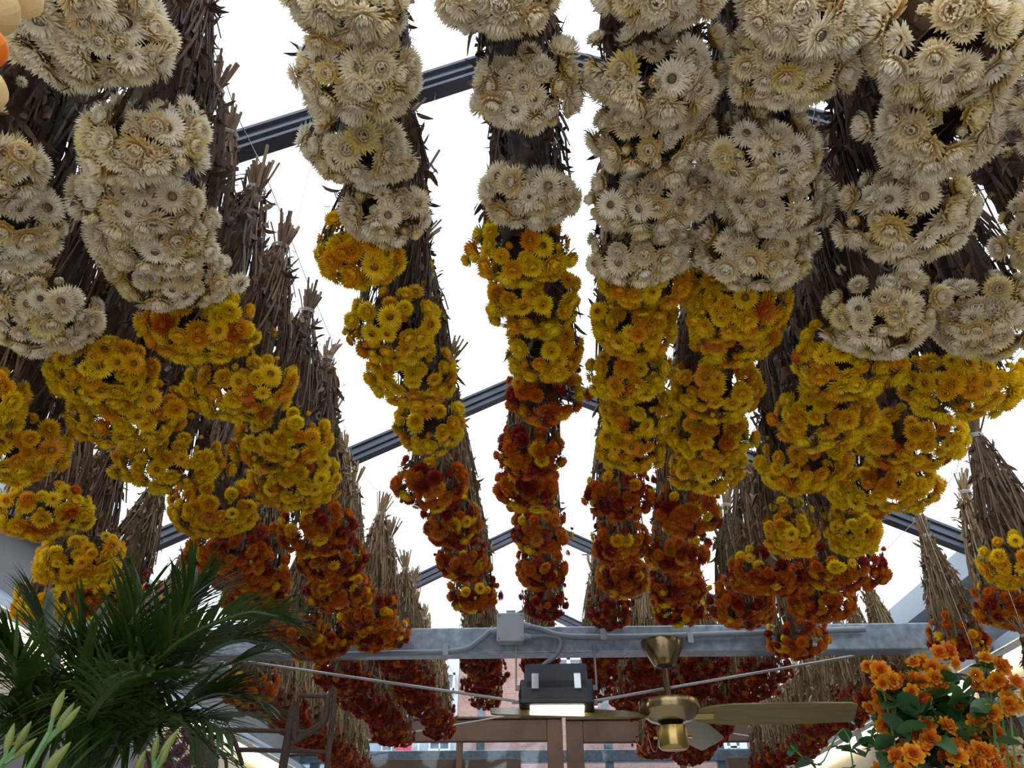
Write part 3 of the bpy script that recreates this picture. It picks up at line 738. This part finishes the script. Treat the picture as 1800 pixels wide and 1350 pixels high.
# ------------------------------------------------------------------ floodlight
FY = BY - 0.10
fp = at_y(978, 1205, FY)
fl = empty('floodlight', (fp.x, FY, fp.z), 'black floodlight with a glowing white panel hung below the beam', 'floodlight')
k = 1 / F_PX * (fp - Vector((0, 0, EYE))).length * .93
M = Matrix.Rotation(math.radians(-22), 4, 'X')
m = MB(); m.box((-.150, -.02, -.035), (.150, .09, .110), M); fl.scale = (.87, .87, .87); body = m.build('housing', 'black_alu', fl, bevel=.012)
for i in range(9):
    m = MB(); m.box((-.13 + i * .0325 - .003, .085, -.02), (-.13 + i * .0325 + .003, .115, .10), M); m.build('cooling_fin', 'black_alu', fl)
m = MB()
prof2 = [(-.180, .020), (.180, .020), (.172, -.100), (-.172, -.100)]
vs = [M @ Vector((x * s, y, z)) for (s, y) in ((.93, -.02), (1.0, .10)) for x, z in prof2]
m.add(vs, [(0, 1, 5, 4), (1, 2, 6, 5), (2, 3, 7, 6), (3, 0, 4, 7), (0, 3, 2, 1), (4, 5, 6, 7)]); m.build('reflector_hood', 'black_alu', fl, bevel=.006)
m = MB(); m.box((-.122, .004, -.1035), (.122, .062, -.0985), M); m.build('led_panel', 'flood_led', fl)
m = MB(); m.box((-.166, -.026, -.104), (.166, -.012, -.088), M); m.build('front_lip', 'black_alu', fl, bevel=.003)
for sx in (-.098, .098):
    m = MB(); m.box((sx - .016, -.030, -.035), (sx + .016, -.019, .045), M); m.build('clip', 'steel', fl, bevel=.002)
for sx in (-1, 1):
    m = MB(); m.box((sx * .188 - .004, .02, -.01), (sx * .188 + .004, .05, (BZ - fp.z - .04) / .87)); m.box((min(sx * .15, sx * .19), .025, -.012), (max(sx * .15, sx * .19), .045, .008)); m.build('bracket', 'wire_steel', fl)

# ------------------------------------------------------------------ ceiling fan
NY = BY - 0.05
fa = at_y(1164, 1135, NY); hubp = at_y(1166, 1235, NY)
fan = empty('ceiling_fan', (fa.x, NY, 0), 'brass ceiling fan with wide olive blades hanging from the beam', 'ceiling fan')
def lz(name, prof_, mat): m = MB(); m.lathe([(r, z) for r, z in prof_], 32); return m.build(name, mat, fan)
zt = at_y(1164, 1128, NY).z; zb = at_y(1164, 1170, NY).z; zh0 = at_y(1166, 1232, NY).z; zh1 = at_y(1166, 1252, NY).z; zh2 = at_y(1166, 1273, NY).z; zm0 = at_y(1168, 1276, NY).z; zm1 = at_y(1168, 1318, NY).z
lz('canopy', [(.030, zb - .004), (.045, zb), (.088, zt - .02), (.090, zt), (.02, zt + .002)], 'chromed_brass')
lz('down_rod', [(.014, zh0), (.014, zb)], 'chromed_brass')
lz('rod_collar', [(.022, zb - .012), (.034, zb - .006), (.034, zb + .004)], 'black_alu')
lz('motor_housing', [(.045, zh2), (.085, zh2 + .012), (.118, zh1), (.122, zh1 + .006), (.122, zh0 - .004), (.114, zh0), (.02, zh0 + .012)], 'chromed_brass')
lz('lower_cup', [(.03, zh2 - .004), (.042, zh2), (.090, zh1 - .016), (.116, zh1 - .002)], 'brass')
lz('switch_housing', [(.048, zm1), (.058, zm1 + .008), (.060, zm1 + .014), (.060, zm0 - .004), (.052, zm0), (.02, zm0 + .002), (.02, zh2)], 'brass')
for sx in (-1, 1):
    m = MB(); m.tube([(sx * .058, 0, (zm0 + zm1) / 2), (sx * .075, 0, (zm0 + zm1) / 2)], .007, 8); m.build('switch_knob', 'brass', fan)
m = MB(); m.tube(smooth_path([(-.06, -.02, zm1 + .03), (-.075, -.03, zm1 - .01), (-.09, -.03, zm1 + .0), (-.10, -.03, zm1 + .05)]), .0012, 4); m.build('pull_chain', 'wire_steel', fan)
for az in (-3, 66, 188):
    m = MB(); pitch = math.radians(-22)
    out = [(.10, .035), (.16, .055), (.24, .068), (.55, .068), (.70, .062), (.72, .05)]
    pts2 = [(x, w) for x, w in out] + [(x, -w) for x, w in reversed(out)]
    RM = Matrix.Rotation(math.radians(az), 4, 'Z') @ Matrix.Translation((0, 0, zh1 - .012)) @ Matrix.Rotation(pitch if True else 0, 4, 'X')
    # x along the blade, y across it; the leading edge is raised
    vs = [RM @ Vector((x, y, z)) for z in (-.003, .003) for x, y in pts2]
    n = len(pts2)
    m.add(vs, [tuple(range(n)), tuple(range(2 * n - 1, n - 1, -1))] + [(j, (j + 1) % n, n + (j + 1) % n, n + j) for j in range(n)])
    b = m.build('blade', 'blade_wood', fan)
    m = MB(); m.box((.06, -.018, -.008), (.17, .018, -.002), RM); m.build('blade_bracket', 'brass', b)

# ------------------------------------------------------------------ bracing rods under the roof
def rod(pix, lab, r=.005):
    a, b = pix; pa, pb = at_y(*a), at_y(*b); m = MB(); m.tube([pa, pb], r, 6); tag(m.build('brace_rod', 'wire_steel'), lab, 'rod', 'thin bracing rods')
def rod3(pa, pb, lab, r=.006):
    m = MB(); m.tube([pa, pb], r, 6); tag(m.build('brace_rod', 'wire_steel'), lab, 'rod', 'thin bracing rods')
def rod_ext(a, b, Ya, Yb, lab):
    """through two pixels at two depths, carried on to the eave gutter"""
    pa, pb = at_y(*a, Ya), at_y(*b, Yb); d = pb - pa
    s = 1 if pa.x > 0 and d.x < 0 or (d.x < 0 and pa.x > pb.x and pa.x > 0) else -1
    xw = s * 1.92; k_ = (xw - pa.x) / d.x; rod3(pa + d * k_, pb, lab)
rod_ext((740, 1208), (905, 1232), 3.32, 3.32, 'thin steel rod running from palm side eave to behind the floodlight')
rod_ext((1300, 1188), (1045, 1232), 3.32, 3.32, 'thin steel rod running from fan side eave to behind the floodlight')
rod_ext((665, 1298), (950, 1248), 6.15, 6.15, 'thin steel rod slanting up from palm side towards the floodlight, lower one')
rod_ext((1275, 1288), (1035, 1251), 6.15, 6.15, 'thin steel rod slanting up behind the fan towards the floodlight, lower one')
# pipe across the lower bracing so the rods meet something
for (px, py, Y) in ((975, 1234, 3.32), (992, 1246, 6.15)):
    p = at_y(px, py, Y); q0 = at_y(px - 75, py, Y); q1 = at_y(px + 75, py, Y)
    m = MB(); m.box((q0.x, Y - .006, p.z - .006), (q1.x, Y + .006, p.z + .006)); tag(m.build('brace_link', 'wire_steel'), 'short steel link bar joining the %s bracing rods' % ('upper' if Y < 4.5 else 'lower'), 'bar')
# little sprinkler under the roof
p = at_y(1035, 975, 4.96)
m = MB(); m.tube([(p.x, 4.96, p.z - .04), (p.x, 4.96, RIDGE - .1 - abs(p.x) * SLOPE)], .006, 6); m.tube([(p.x - .05, 4.96, p.z), (p.x + .03, 4.96, p.z)], .006, 6)
tag(m.build('sprinkler', 'wire_steel'), 'small metal sprinkler pipe hanging from a rafter', 'sprinkler')

# ------------------------------------------------------------------ lantern pods at the top corner
def pod_mesh(mat):
    m = MB(); n, kk = 30, 14; vs = []
    for i in range(kk + 1):
        t = i / kk; r = (math.sin(PI * t ** 0.8) ** .8) * .030 if 0 < t < 1 else 0.0005
        for j in range(n):
            a = 2 * PI * j / n; rib = 1 + .10 * abs(math.cos(2.5 * a)) - .06 * math.cos(5 * a) + .03 * noise.noise(Vector((math.cos(a) * 2, math.sin(a) * 2, t * 4)))
            vs.append((r * rib * math.cos(a), r * rib * math.sin(a), -t * .062))
    fs = [(i * n + j, i * n + (j + 1) % n, (i + 1) * n + (j + 1) % n, (i + 1) * n + j) for i in range(kk) for j in range(n)]
    m.add(vs, fs, (0, 0, 0), False); return m.mesh('pod', mat)
pods = {'c': pod_mesh('husk_cream'), 'o': pod_mesh('husk_orange')}
LY = .29
bp = at_y(-40, -20, LY)
ph = empty('lantern_branch', bp, 'papery cream and orange lantern pods on a dry branch beside white strawflowers', 'dried pods')
topz = EYE + HR['L2'] + BL + .083; tx = LAID['L2'][0][0].x - bp.x
m = MB(); stem_pts = smooth_path([Vector((tx, 0, topz - bp.z)), Vector((tx, .0, (topz - bp.z) * .7)), Vector((tx * .5, -.01, .22)), Vector((0, 0, .06)), Vector((-.02, 0, -.09))]); m.tube(stem_pts, .003, 5); m.build('stem', 'branch_bark', ph)
for (px, py, kd, s, tilt) in ((-8, -10, 'c', 1.1, 8), (62, -42, 'c', 1.05, 40), (-14, 60, 'o', .80, -6), (-20, 128, 'c', .85, 5)):
    s *= .70; P = at_y(px, py, LY) - bp
    o = link('pod' if kd == 'c' else 'pod', pods[kd], ph, P); o['label'] = 'papery cream pod' if kd == 'c' else 'bright orange papery pod'; o.scale = (s, s, s); o.rotation_euler = (math.radians(tilt * .3), math.radians(-tilt), rnd.uniform(0, 6))
    m = MB(); m.tube([P, P * .6 + Vector((-.01, 0, .03)), Vector((0, 0, max(.05, P.z + .03)))], .0015, 4); m.build('stalk', 'branch_bark', ph)

# ------------------------------------------------------------------ potted palm
def leaflet(m, p, d, ln, w, droop, up):
    d = d.normalized(); side = d.cross(up)
    if side.length < 1e-4: side = d.orthogonal()
    side.normalize(); vs = []
    for i in range(6):
        s = i / 5; hw = w * (.35, .9, 1, .85, .55, .05)[i]; vs += [p - side * hw, p + side * hw]
        p = p + d * ln / 5; d = (d + Vector((0, 0, -droop))).normalized()
    m.add(vs, [(2 * i, 2 * i + 1, 2 * i + 3, 2 * i + 2) for i in range(5)], (0, 0, 0), True)
PX, PYY = -1.12, 1.62
palm = empty('potted_palm', (PX, PYY, 0), 'tall potted palm with dark green feathery fronds', 'palm')
m = MB(); m.lathe([(.13, 0), (.15, .02), (.19, .33), (.205, .34), (.205, .37), (.185, .37), (.18, .33)], 28); m.build('pot', 'terracotta', palm)
m = MB(); m.lathe([(.01, .32), (.182, .335), (.1, .345)], 20); m.build('soil', 'soil', palm)
def frond(pix, nl, ln, w, rg, base):
    pts = [Vector(base)] + [at_y(x, y, Y) - palm.location for x, y, Y in pix]
    path = smooth_path(pts, 10); m = MB(); k_ = len(path)
    m.tube(path, [.009 * (1 - .8 * i / k_) + .001 for i in range(k_)], 6)
    i0 = int(k_ * .30)
    for i in range(nl):
        t = i0 + (k_ - 1 - i0) * (i + .5) / nl; a = int(t); f = t - a; b = min(a + 1, k_ - 1)
        p = path[a].lerp(path[b], f); d = (path[b] - path[max(0, a - 1)]).normalized(); u = t / k_
        side = d.cross(Vector((0, 0, 1))); side = side.normalized() if side.length > 1e-3 else Vector((1, 0, 0))
        for s in (-1, 1):
            dd = d * (.75 + .5 * u) + side * s * .75 + Vector((rg.uniform(-.1, .1), rg.uniform(-.1, .1), .12 + rg.uniform(-.1, .1)))
            leaflet(m, p, dd, ln * (1 - .45 * u) * rg.uniform(.85, 1.1), w * (1 - .3 * u), rg.uniform(.05, .16), Vector((0, 0, 1)))
    o = m.build('frond', 'palm_green', palm); return o
rg = random.Random(3)
FR = [[(160, 1330, 1.6), (250, 1190, 1.55), (325, 1070, 1.5), (340, 1040, 1.5)],
      [(110, 1345, 1.6), (60, 1290, 1.5), (10, 1240, 1.4), (-30, 1230, 1.3)],
      [(130, 1345, 1.6), (110, 1270, 1.5), (60, 1200, 1.45), (30, 1180, 1.4)],
      [(150, 1350, 1.6), (150, 1240, 1.5), (140, 1160, 1.5), (150, 1110, 1.5)],
      [(170, 1330, 1.6), (290, 1150, 1.5), (420, 1080, 1.45), (490, 1082, 1.45)],
      [(180, 1340, 1.6), (300, 1200, 1.6), (400, 1130, 1.6), (475, 1130, 1.6)],
      [(180, 1340, 1.55), (290, 1260, 1.5), (380, 1220, 1.5), (440, 1232, 1.5)],
      [(140, 1340, 1.6), (190, 1200, 1.55), (235, 1090, 1.5), (250, 1050, 1.5)],
      [(130, 1340, 1.6), (100, 1200, 1.6), (80, 1110, 1.6), (75, 1075, 1.6)],
      [(120, 1340, 1.6), (60, 1240, 1.5), (20, 1160, 1.45), (-10, 1130, 1.4)],
      [(160, 1345, 1.6), (230, 1280, 1.4), (330, 1260, 1.35), (400, 1290, 1.3)],
      [(150, 1345, 1.6), (230, 1230, 1.6), (300, 1110, 1.7), (330, 1060, 1.75)],
      [(130, 1345, 1.6), (160, 1260, 1.35), (210, 1200, 1.25), (270, 1180, 1.2)]]
for i, f in enumerate(FR):
    a = i * .7; frond(f, 40, .21, .0052, rg, (.03 * math.cos(a), .03 * math.sin(a), .33))
    g = [(x + rg.uniform(-30, 30), y + rg.uniform(-15, 45), Y + rg.uniform(-.12, .2)) for x, y, Y in f]
    frond(g, 36, .20, .0050, rg, (.03 * math.cos(a + 1), .03 * math.sin(a + 1), .33))

# ------------------------------------------------------------------ lily buds in pots on a bench
def bench(name, x0, x1, y0, y1, h, lab):
    t = empty(name, ((x0 + x1) / 2, (y0 + y1) / 2, 0), lab, 'bench'); l = t.location
    nb = 4
    for i in range(nb):
        a = x0 + (x1 - x0) * i / nb; b = x0 + (x1 - x0) * (i + 1) / nb - .008
        box_obj('plank', (a - l.x, y0 - l.y, h - .025), (b - l.x, y1 - l.y, h), 'table_wood', t, bevel=.003)
    for sx in (x0 + .03, x1 - .07):
        for sy in (y0 + .03, y1 - .07):
            box_obj('leg', (sx - l.x, sy - l.y, 0), (sx + .04 - l.x, sy + .04 - l.y, h - .025), 'table_wood', t)
    return t
bench('display_bench', -.98, -.45, .75, 1.22, .95, 'low plank display bench below the lily buds')
bench('display_bench', .12, 1.0, .80, 1.36, .95, 'low plank display bench below the orange blossom plant')
def bud_mesh():
    m = MB(); n, kk = 10, 10; vs = []
    for i in range(kk + 1):
        t = i / kk; r = .0095 * (math.sin(PI * min(1, t * .93 + .05)) ** .75) * (1 - .25 * t)
        for j in range(n):
            a = 2 * PI * j / n; rr = r * (1 + .10 * math.cos(3 * a)); vs.append((rr * math.cos(a) + .004 * t * t, rr * math.sin(a), t * .060))
    m.add(vs, [(i * n + j, i * n + (j + 1) % n, (i + 1) * n + (j + 1) % n, (i + 1) * n + j) for i in range(kk) for j in range(n)], (0, 0, 0), True)
    return m.mesh('bud', 'bud_green')
BUD = bud_mesh()
def lily(px, py, Y, buds, lab, potx, poty):
    t = empty('potted_lily', (potx, poty, .95), lab, 'lily', 'lilies in bud on the bench')
    m = MB(); m.lathe([(.045, 0), (.05, .004), (.062, .11), (.068, .112), (.068, .125), (.058, .125), (.05, .10)], 20); m.build('pot', 'terracotta', t)
    top = at_y(px, py, Y) - t.location
    m = MB(); m.tube(smooth_path([(0, 0, .10), Vector((top.x * .35, top.y * .3, top.z * .5)), top]), .0042, 7); m.build('stem', 'stalk_green', t)
    for (dx, dz, tl, rz, s) in buds:
        o = link('bud', BUD, t, top + Vector((dx * .6, 0, dz * .6))); o.scale = (s * .62,) * 3; o.rotation_euler = (math.radians(rnd.uniform(-8, 8)), math.radians(tl), rz * 0)
        m = MB(); m.tube([top + Vector((0, 0, -.01)), top + Vector((dx * .6, 0, dz * .6 + .003))], .0028, 6); m.build('bud_stalk', 'stalk_green', t)
    for i in range(5):
        m = MB(); a = i * 1.3 + px; leaflet(m, Vector((0, 0, .10)), Vector((math.cos(a) * .2, math.sin(a) * .2, 1)), .22, .008, .10, Vector((0, 0, 1))); m.build('leaf', 'leaf_green', t)
lily(88, 1288, .95, ((-.004, .022, -3, 0, 1.0), (.012, .0, 12, 0, .95), (.020, .004, 20, 0, .85)), 'green lily stem with one tall upright bud and two lower buds', -.76, .95)
lily(15, 1325, .95, ((-.006, .0, -8, 0, .9), (.010, .006, 14, 0, .9), (.016, -.008, 40, 0, .8)), 'green lily stem with three fanned buds beside the tall upright bud', -.90, 1.06)
lily(70, 1362, .90, ((.004, -.004, 24, 0, 1.1),), 'single fat lily bud leaning below the tall upright bud', -.66, .80)
lily(275, 1338, 1.05, ((-.008, .0, -4, 0, .85), (.006, .006, 16, 0, 1.0), (.010, -.012, 12, 0, .8)), 'green lily stem with three buds beside the mauve dried flowers', -.52, 1.10)
lily(235, 1368, 1.05, ((.0, .0, 10, 0, .9),), 'single small lily bud between the palm and the three budded stem', -.66, 1.12)

# ------------------------------------------------------------------ rustic branch trellis, mauve dried flowers
TY = 2.2
def tp(x, y, Y=TY): return at_y(x, y, Y)
b0 = tp(520, 1345); tr = empty('branch_trellis', (b0.x, TY, 0), 'rustic trellis of bent brown branches below the orange bunches', 'trellis')
def br(pix, r, n=6):
    pts = smooth_path([(Vector((tp(*q[:2]).x, TY, q[2])) if len(q) == 3 else tp(*q)) - tr.location for q in pix], n)
    m = MB(); m.tube(pts, [r * (1 - .35 * i / len(pts)) for i in range(len(pts))], 7); m.build('branch', 'branch_bark', tr)
br([(495, 1350, 0.0), (498, 1345), (520, 1302), (556, 1280), (572, 1262), (576, 1222)], .013)
br([(575, 1350, 0.0), (576, 1340), (576, 1222)], .009)
br([(355, 1283), (450, 1284), (565, 1288)], .008)
br([(526, 1222), (552, 1224), (580, 1224)], .007)
br([(420, 1318), (500, 1320), (582, 1322)], .007)
br([(400, 1285), (414, 1308), (426, 1345)], .008)
br([(345, 1345), (352, 1322), (375, 1316), (395, 1332), (398, 1350)], .007)
HM = [head_mesh('half', 'mauve_petals', 900), head_mesh('dome', 'mauve_petals', 901)]
hy = at_y(320, 1340, 2.0); hr = empty('dried_hydrangea', (hy.x, 2.0, 0), 'mauve dried flower head in a pot beneath the palm fronds', 'dried flowers')
m = MB(); m.lathe([(.08, 0), (.09, .01), (.12, .24), (.13, .25), (.13, .28), (.11, .28), (.10, .2)], 20); m.build('pot', 'terracotta', hr)
m = MB(); m.tube([(0, 0, .2), (.01, 0, 1.0), (0, 0, hy.z - .02)], .006, 6); m.build('stem', 'branch_bark', hr)
for i in range(46):
    z = 1 - 1.6 * (i + .5) / 46; a = i * 2.4; s_ = math.sqrt(1 - z * z); v = Vector((s_ * math.cos(a), s_ * math.sin(a), z))
    o = link('floret', HM[i % 2], hr, Vector((0, 0, hy.z)) + v * .075); o.scale = (.02,) * 3; o.rotation_mode = 'QUATERNION'; o.rotation_quaternion = v.to_track_quat('Z', 'Y')

# ------------------------------------------------------------------ orange blossom plant
def blossom_mesh(seed):
    rg = random.Random(seed); m = MB()
    for li, (n, r0, z0, p0, p1, ln, w) in enumerate([(7, .12, 0, 92, 72, .85, .62), (6, .12, .06, 66, 40, .68, .52), (5, .08, .12, 40, 5, .5, .42), (4, .05, .16, 20, -20, .36, .34)]):
        for k_ in range(n):
            az = 2 * PI * (k_ + rg.uniform(-.2, .2) + li * .4) / n; ca, sa = math.cos(az), math.sin(az); r, z = r0, z0; vs = []; at = []
            for i in range(5):
                t = i / 4; hw = w * (.4, .85, 1, .9, .45)[i] * .5; ruf = rg.uniform(-.05, .05)
                vs += [(r * ca - hw * sa, r * sa + hw * ca, z + ruf + .04 * t), (r * ca, r * sa, z - .03 * t), (r * ca + hw * sa, r * sa - hw * ca, z - ruf + .04 * t)]; at += [(t, li / 3, 0)] * 3
                pp = math.radians(p0 + (p1 - p0) * t + rg.uniform(-10, 10)); r += math.sin(pp) * ln / 4; z += math.cos(pp) * ln / 4
            m.add(vs, [f for i in range(4) for f in ((3 * i, 3 * i + 1, 3 * i + 4, 3 * i + 3), (3 * i + 1, 3 * i + 2, 3 * i + 5, 3 * i + 4))], at, True)
    m.tube([(0, 0, .05), (.05, .02, -.5), (.12, .0, -1.6)], [.08, .05, .05], 4, (0, 0, .72), caps=False)
    return m.mesh('blossom', 'blossom_petals', True, fix=False)
BLS = [blossom_mesh(i) for i in range(4)]
def oval_leaf(ln, wd, fold=.25, curl=.2):
    m = MB(); vs = []
    for i in range(8):
        t = i / 7; w = wd * math.sin(PI * min(1, t * .95 + .03)) ** .7 * (1 - .15 * t); z = -curl * ln * t * t
        vs += [(-w, t * ln, z + fold * w), (0, t * ln, z), (w, t * ln, z + fold * w)]
    m.add(vs, [f for i in range(7) for f in ((3 * i, 3 * i + 1, 3 * i + 4, 3 * i + 3), (3 * i + 1, 3 * i + 2, 3 * i + 5, 3 * i + 4))], (0, 0, 0), True)
    return m.mesh('leaf', 'leaf_green')
LEAF = oval_leaf(.042, .016); IVY = oval_leaf(.022, .011)
OY = 1.05
ob = at_y(1660, 1400, OY)
op = empty('blossom_plant', (ob.x, OY, .95), 'potted plant with clusters of double orange blossoms and dark green leaves', 'flowering plant')
m = MB(); m.lathe([(.07, 0), (.08, .006), (.10, .16), (.108, .165), (.108, .19), (.092, .19), (.085, .15)], 26); m.build('pot', 'terracotta', op)
def opx(x, y, Y): return at_y(x, y, Y) - op.location
CL = [(1655, 1165, 5), (1548, 1190, 6), (1625, 1188, 7), (1598, 1212, 6), (1740, 1185, 7), (1570, 1232, 7), (1545, 1222, 3), (1560, 1262, 5), (1772, 1215, 4), (1758, 1240, 5), (1590, 1270, 6),
      (1700, 1270, 7), (1650, 1298, 8), (1675, 1320, 7), (1730, 1290, 6), (1590, 1315, 6), (1610, 1345, 6), (1720, 1340, 9), (1750, 1345, 8), (1700, 1325, 5), (1690, 1350, 5), (1640, 1262, 3), (1570, 1350, 5)]
rg = random.Random(12)
for (x, y, n) in CL:
    c = opx(x, y, OY + rg.uniform(-.06, .06))
    root_ = Vector((rg.uniform(-.03, .03), rg.uniform(-.03, .03), .15))
    m = MB(); m.tube(smooth_path([root_, root_.lerp(c, .5) + Vector((rg.uniform(-.02, .02), .07, .03)), c]), .0014, 5); m.build('stem', 'stalk_green', op)
    for i in range(int(n * 1.4)):
        v = Vector((rg.uniform(-1, 1), rg.uniform(-1.2, .3), rg.uniform(-1, 1))).normalized()
        o = link('blossom', rg.choice(BLS), op, c + Vector((v.x * .022, v.y * .016, v.z * .020))); s = rg.uniform(.0095, .0145); o.scale = (s, s, s)
        f = (v + Vector((0, -.5, -.2))).normalized(); o.rotation_mode = 'QUATERNION'; o.rotation_quaternion = f.to_track_quat('Z', 'Y')
for i in range(280):
    x, y, _ = rg.choice(CL); x = x * .6 + 1655 * .4 + rg.uniform(-45, 45); y = y * .6 + 1265 * .4 + rg.uniform(-30, 60)
    o = link('leaf', LEAF, op, opx(x, y, OY + rg.uniform(-.03, .10))); s = rg.uniform(.6, 1.1); o.scale = (s, s, s)
    o.rotation_euler = (rg.uniform(-1.0, .9), rg.uniform(-.9, .9), rg.uniform(0, 6.28))
lv = opx(1738, 1185, OY + .02)
for i in range(5):
    o = link('leaf', LEAF, op, opx(1742, 1178, OY)); o.scale = (.6,) * 3; o.rotation_euler = (.6 + rg.uniform(-.2, .2), 0, i * 1.26)
m = MB(); m.tube(smooth_path([(0, 0, .15), opx(1740, 1250, OY), opx(1742, 1178, OY)]), .0018, 5); m.build('stem', 'stalk_green', op)
# trailing ivy
IY = OY + .20
iv = empty('trailing_ivy', (ob.x - .20, IY, .95), 'trailing ivy shoots beside the orange blossom plant', 'ivy')
m = MB(); m.lathe([(.04, 0), (.045, .004), (.058, .10), (.063, .102), (.063, .115), (.05, .115)], 18); m.build('pot', 'terracotta', iv)
for pix in ([(1545, 1345), (1520, 1330), (1500, 1322), (1494, 1318)], [(1550, 1350), (1530, 1315), (1560, 1312), (1570, 1318)], [(1500, 1350), (1440, 1345), (1410, 1330), (1390, 1310)], [(1560, 1350), (1550, 1300), (1565, 1280), (1560, 1272)]):
    pts = smooth_path([Vector((0, 0, .1))] + [at_y(x, y, IY) - iv.location for x, y in pix], 6)
    m = MB(); m.tube(pts, .0012, 4); m.build('shoot', 'stalk_green', iv)
    for k_ in range(int(len(pts) * .25), len(pts), 2):
        o = link('leaf', IVY, iv, pts[k_]); s = rg.uniform(.6, 1.2); o.scale = (s,) * 3; o.rotation_euler = (rg.uniform(-.8, 1.2), rg.uniform(-.6, .6), rg.uniform(0, 6.28))
# white bunch standing low by the wall
for i, (px, py, Y) in enumerate(((1775, 1322, 2.66), (1868, 1285, 2.29))):
    wb = at_y(px, py, Y); tie = Vector((wb.x, wb.y, wb.z + BL))
    bt = bunch(tie, 'w', 60, ['cream strawflower bunch hung low behind the orange blossoms', 'cream strawflower bunch hung low against the wall behind another cream one'][i], 'low hung cream bunches', 1.4)
    m = MB(); m.tube([(0, 0, .06), (0, 0, (RIDGE - SLOPE * abs(wb.x) - tie.z + BL * .38) / .62)], .0014, 4); m.build('hanging_string', 'twine', bt); bt.scale = (.62,) * 3; bt.location.z -= BL * .38
print('bunches', COUNT, sum(COUNT.values()), 'objects', len(bpy.data.objects))
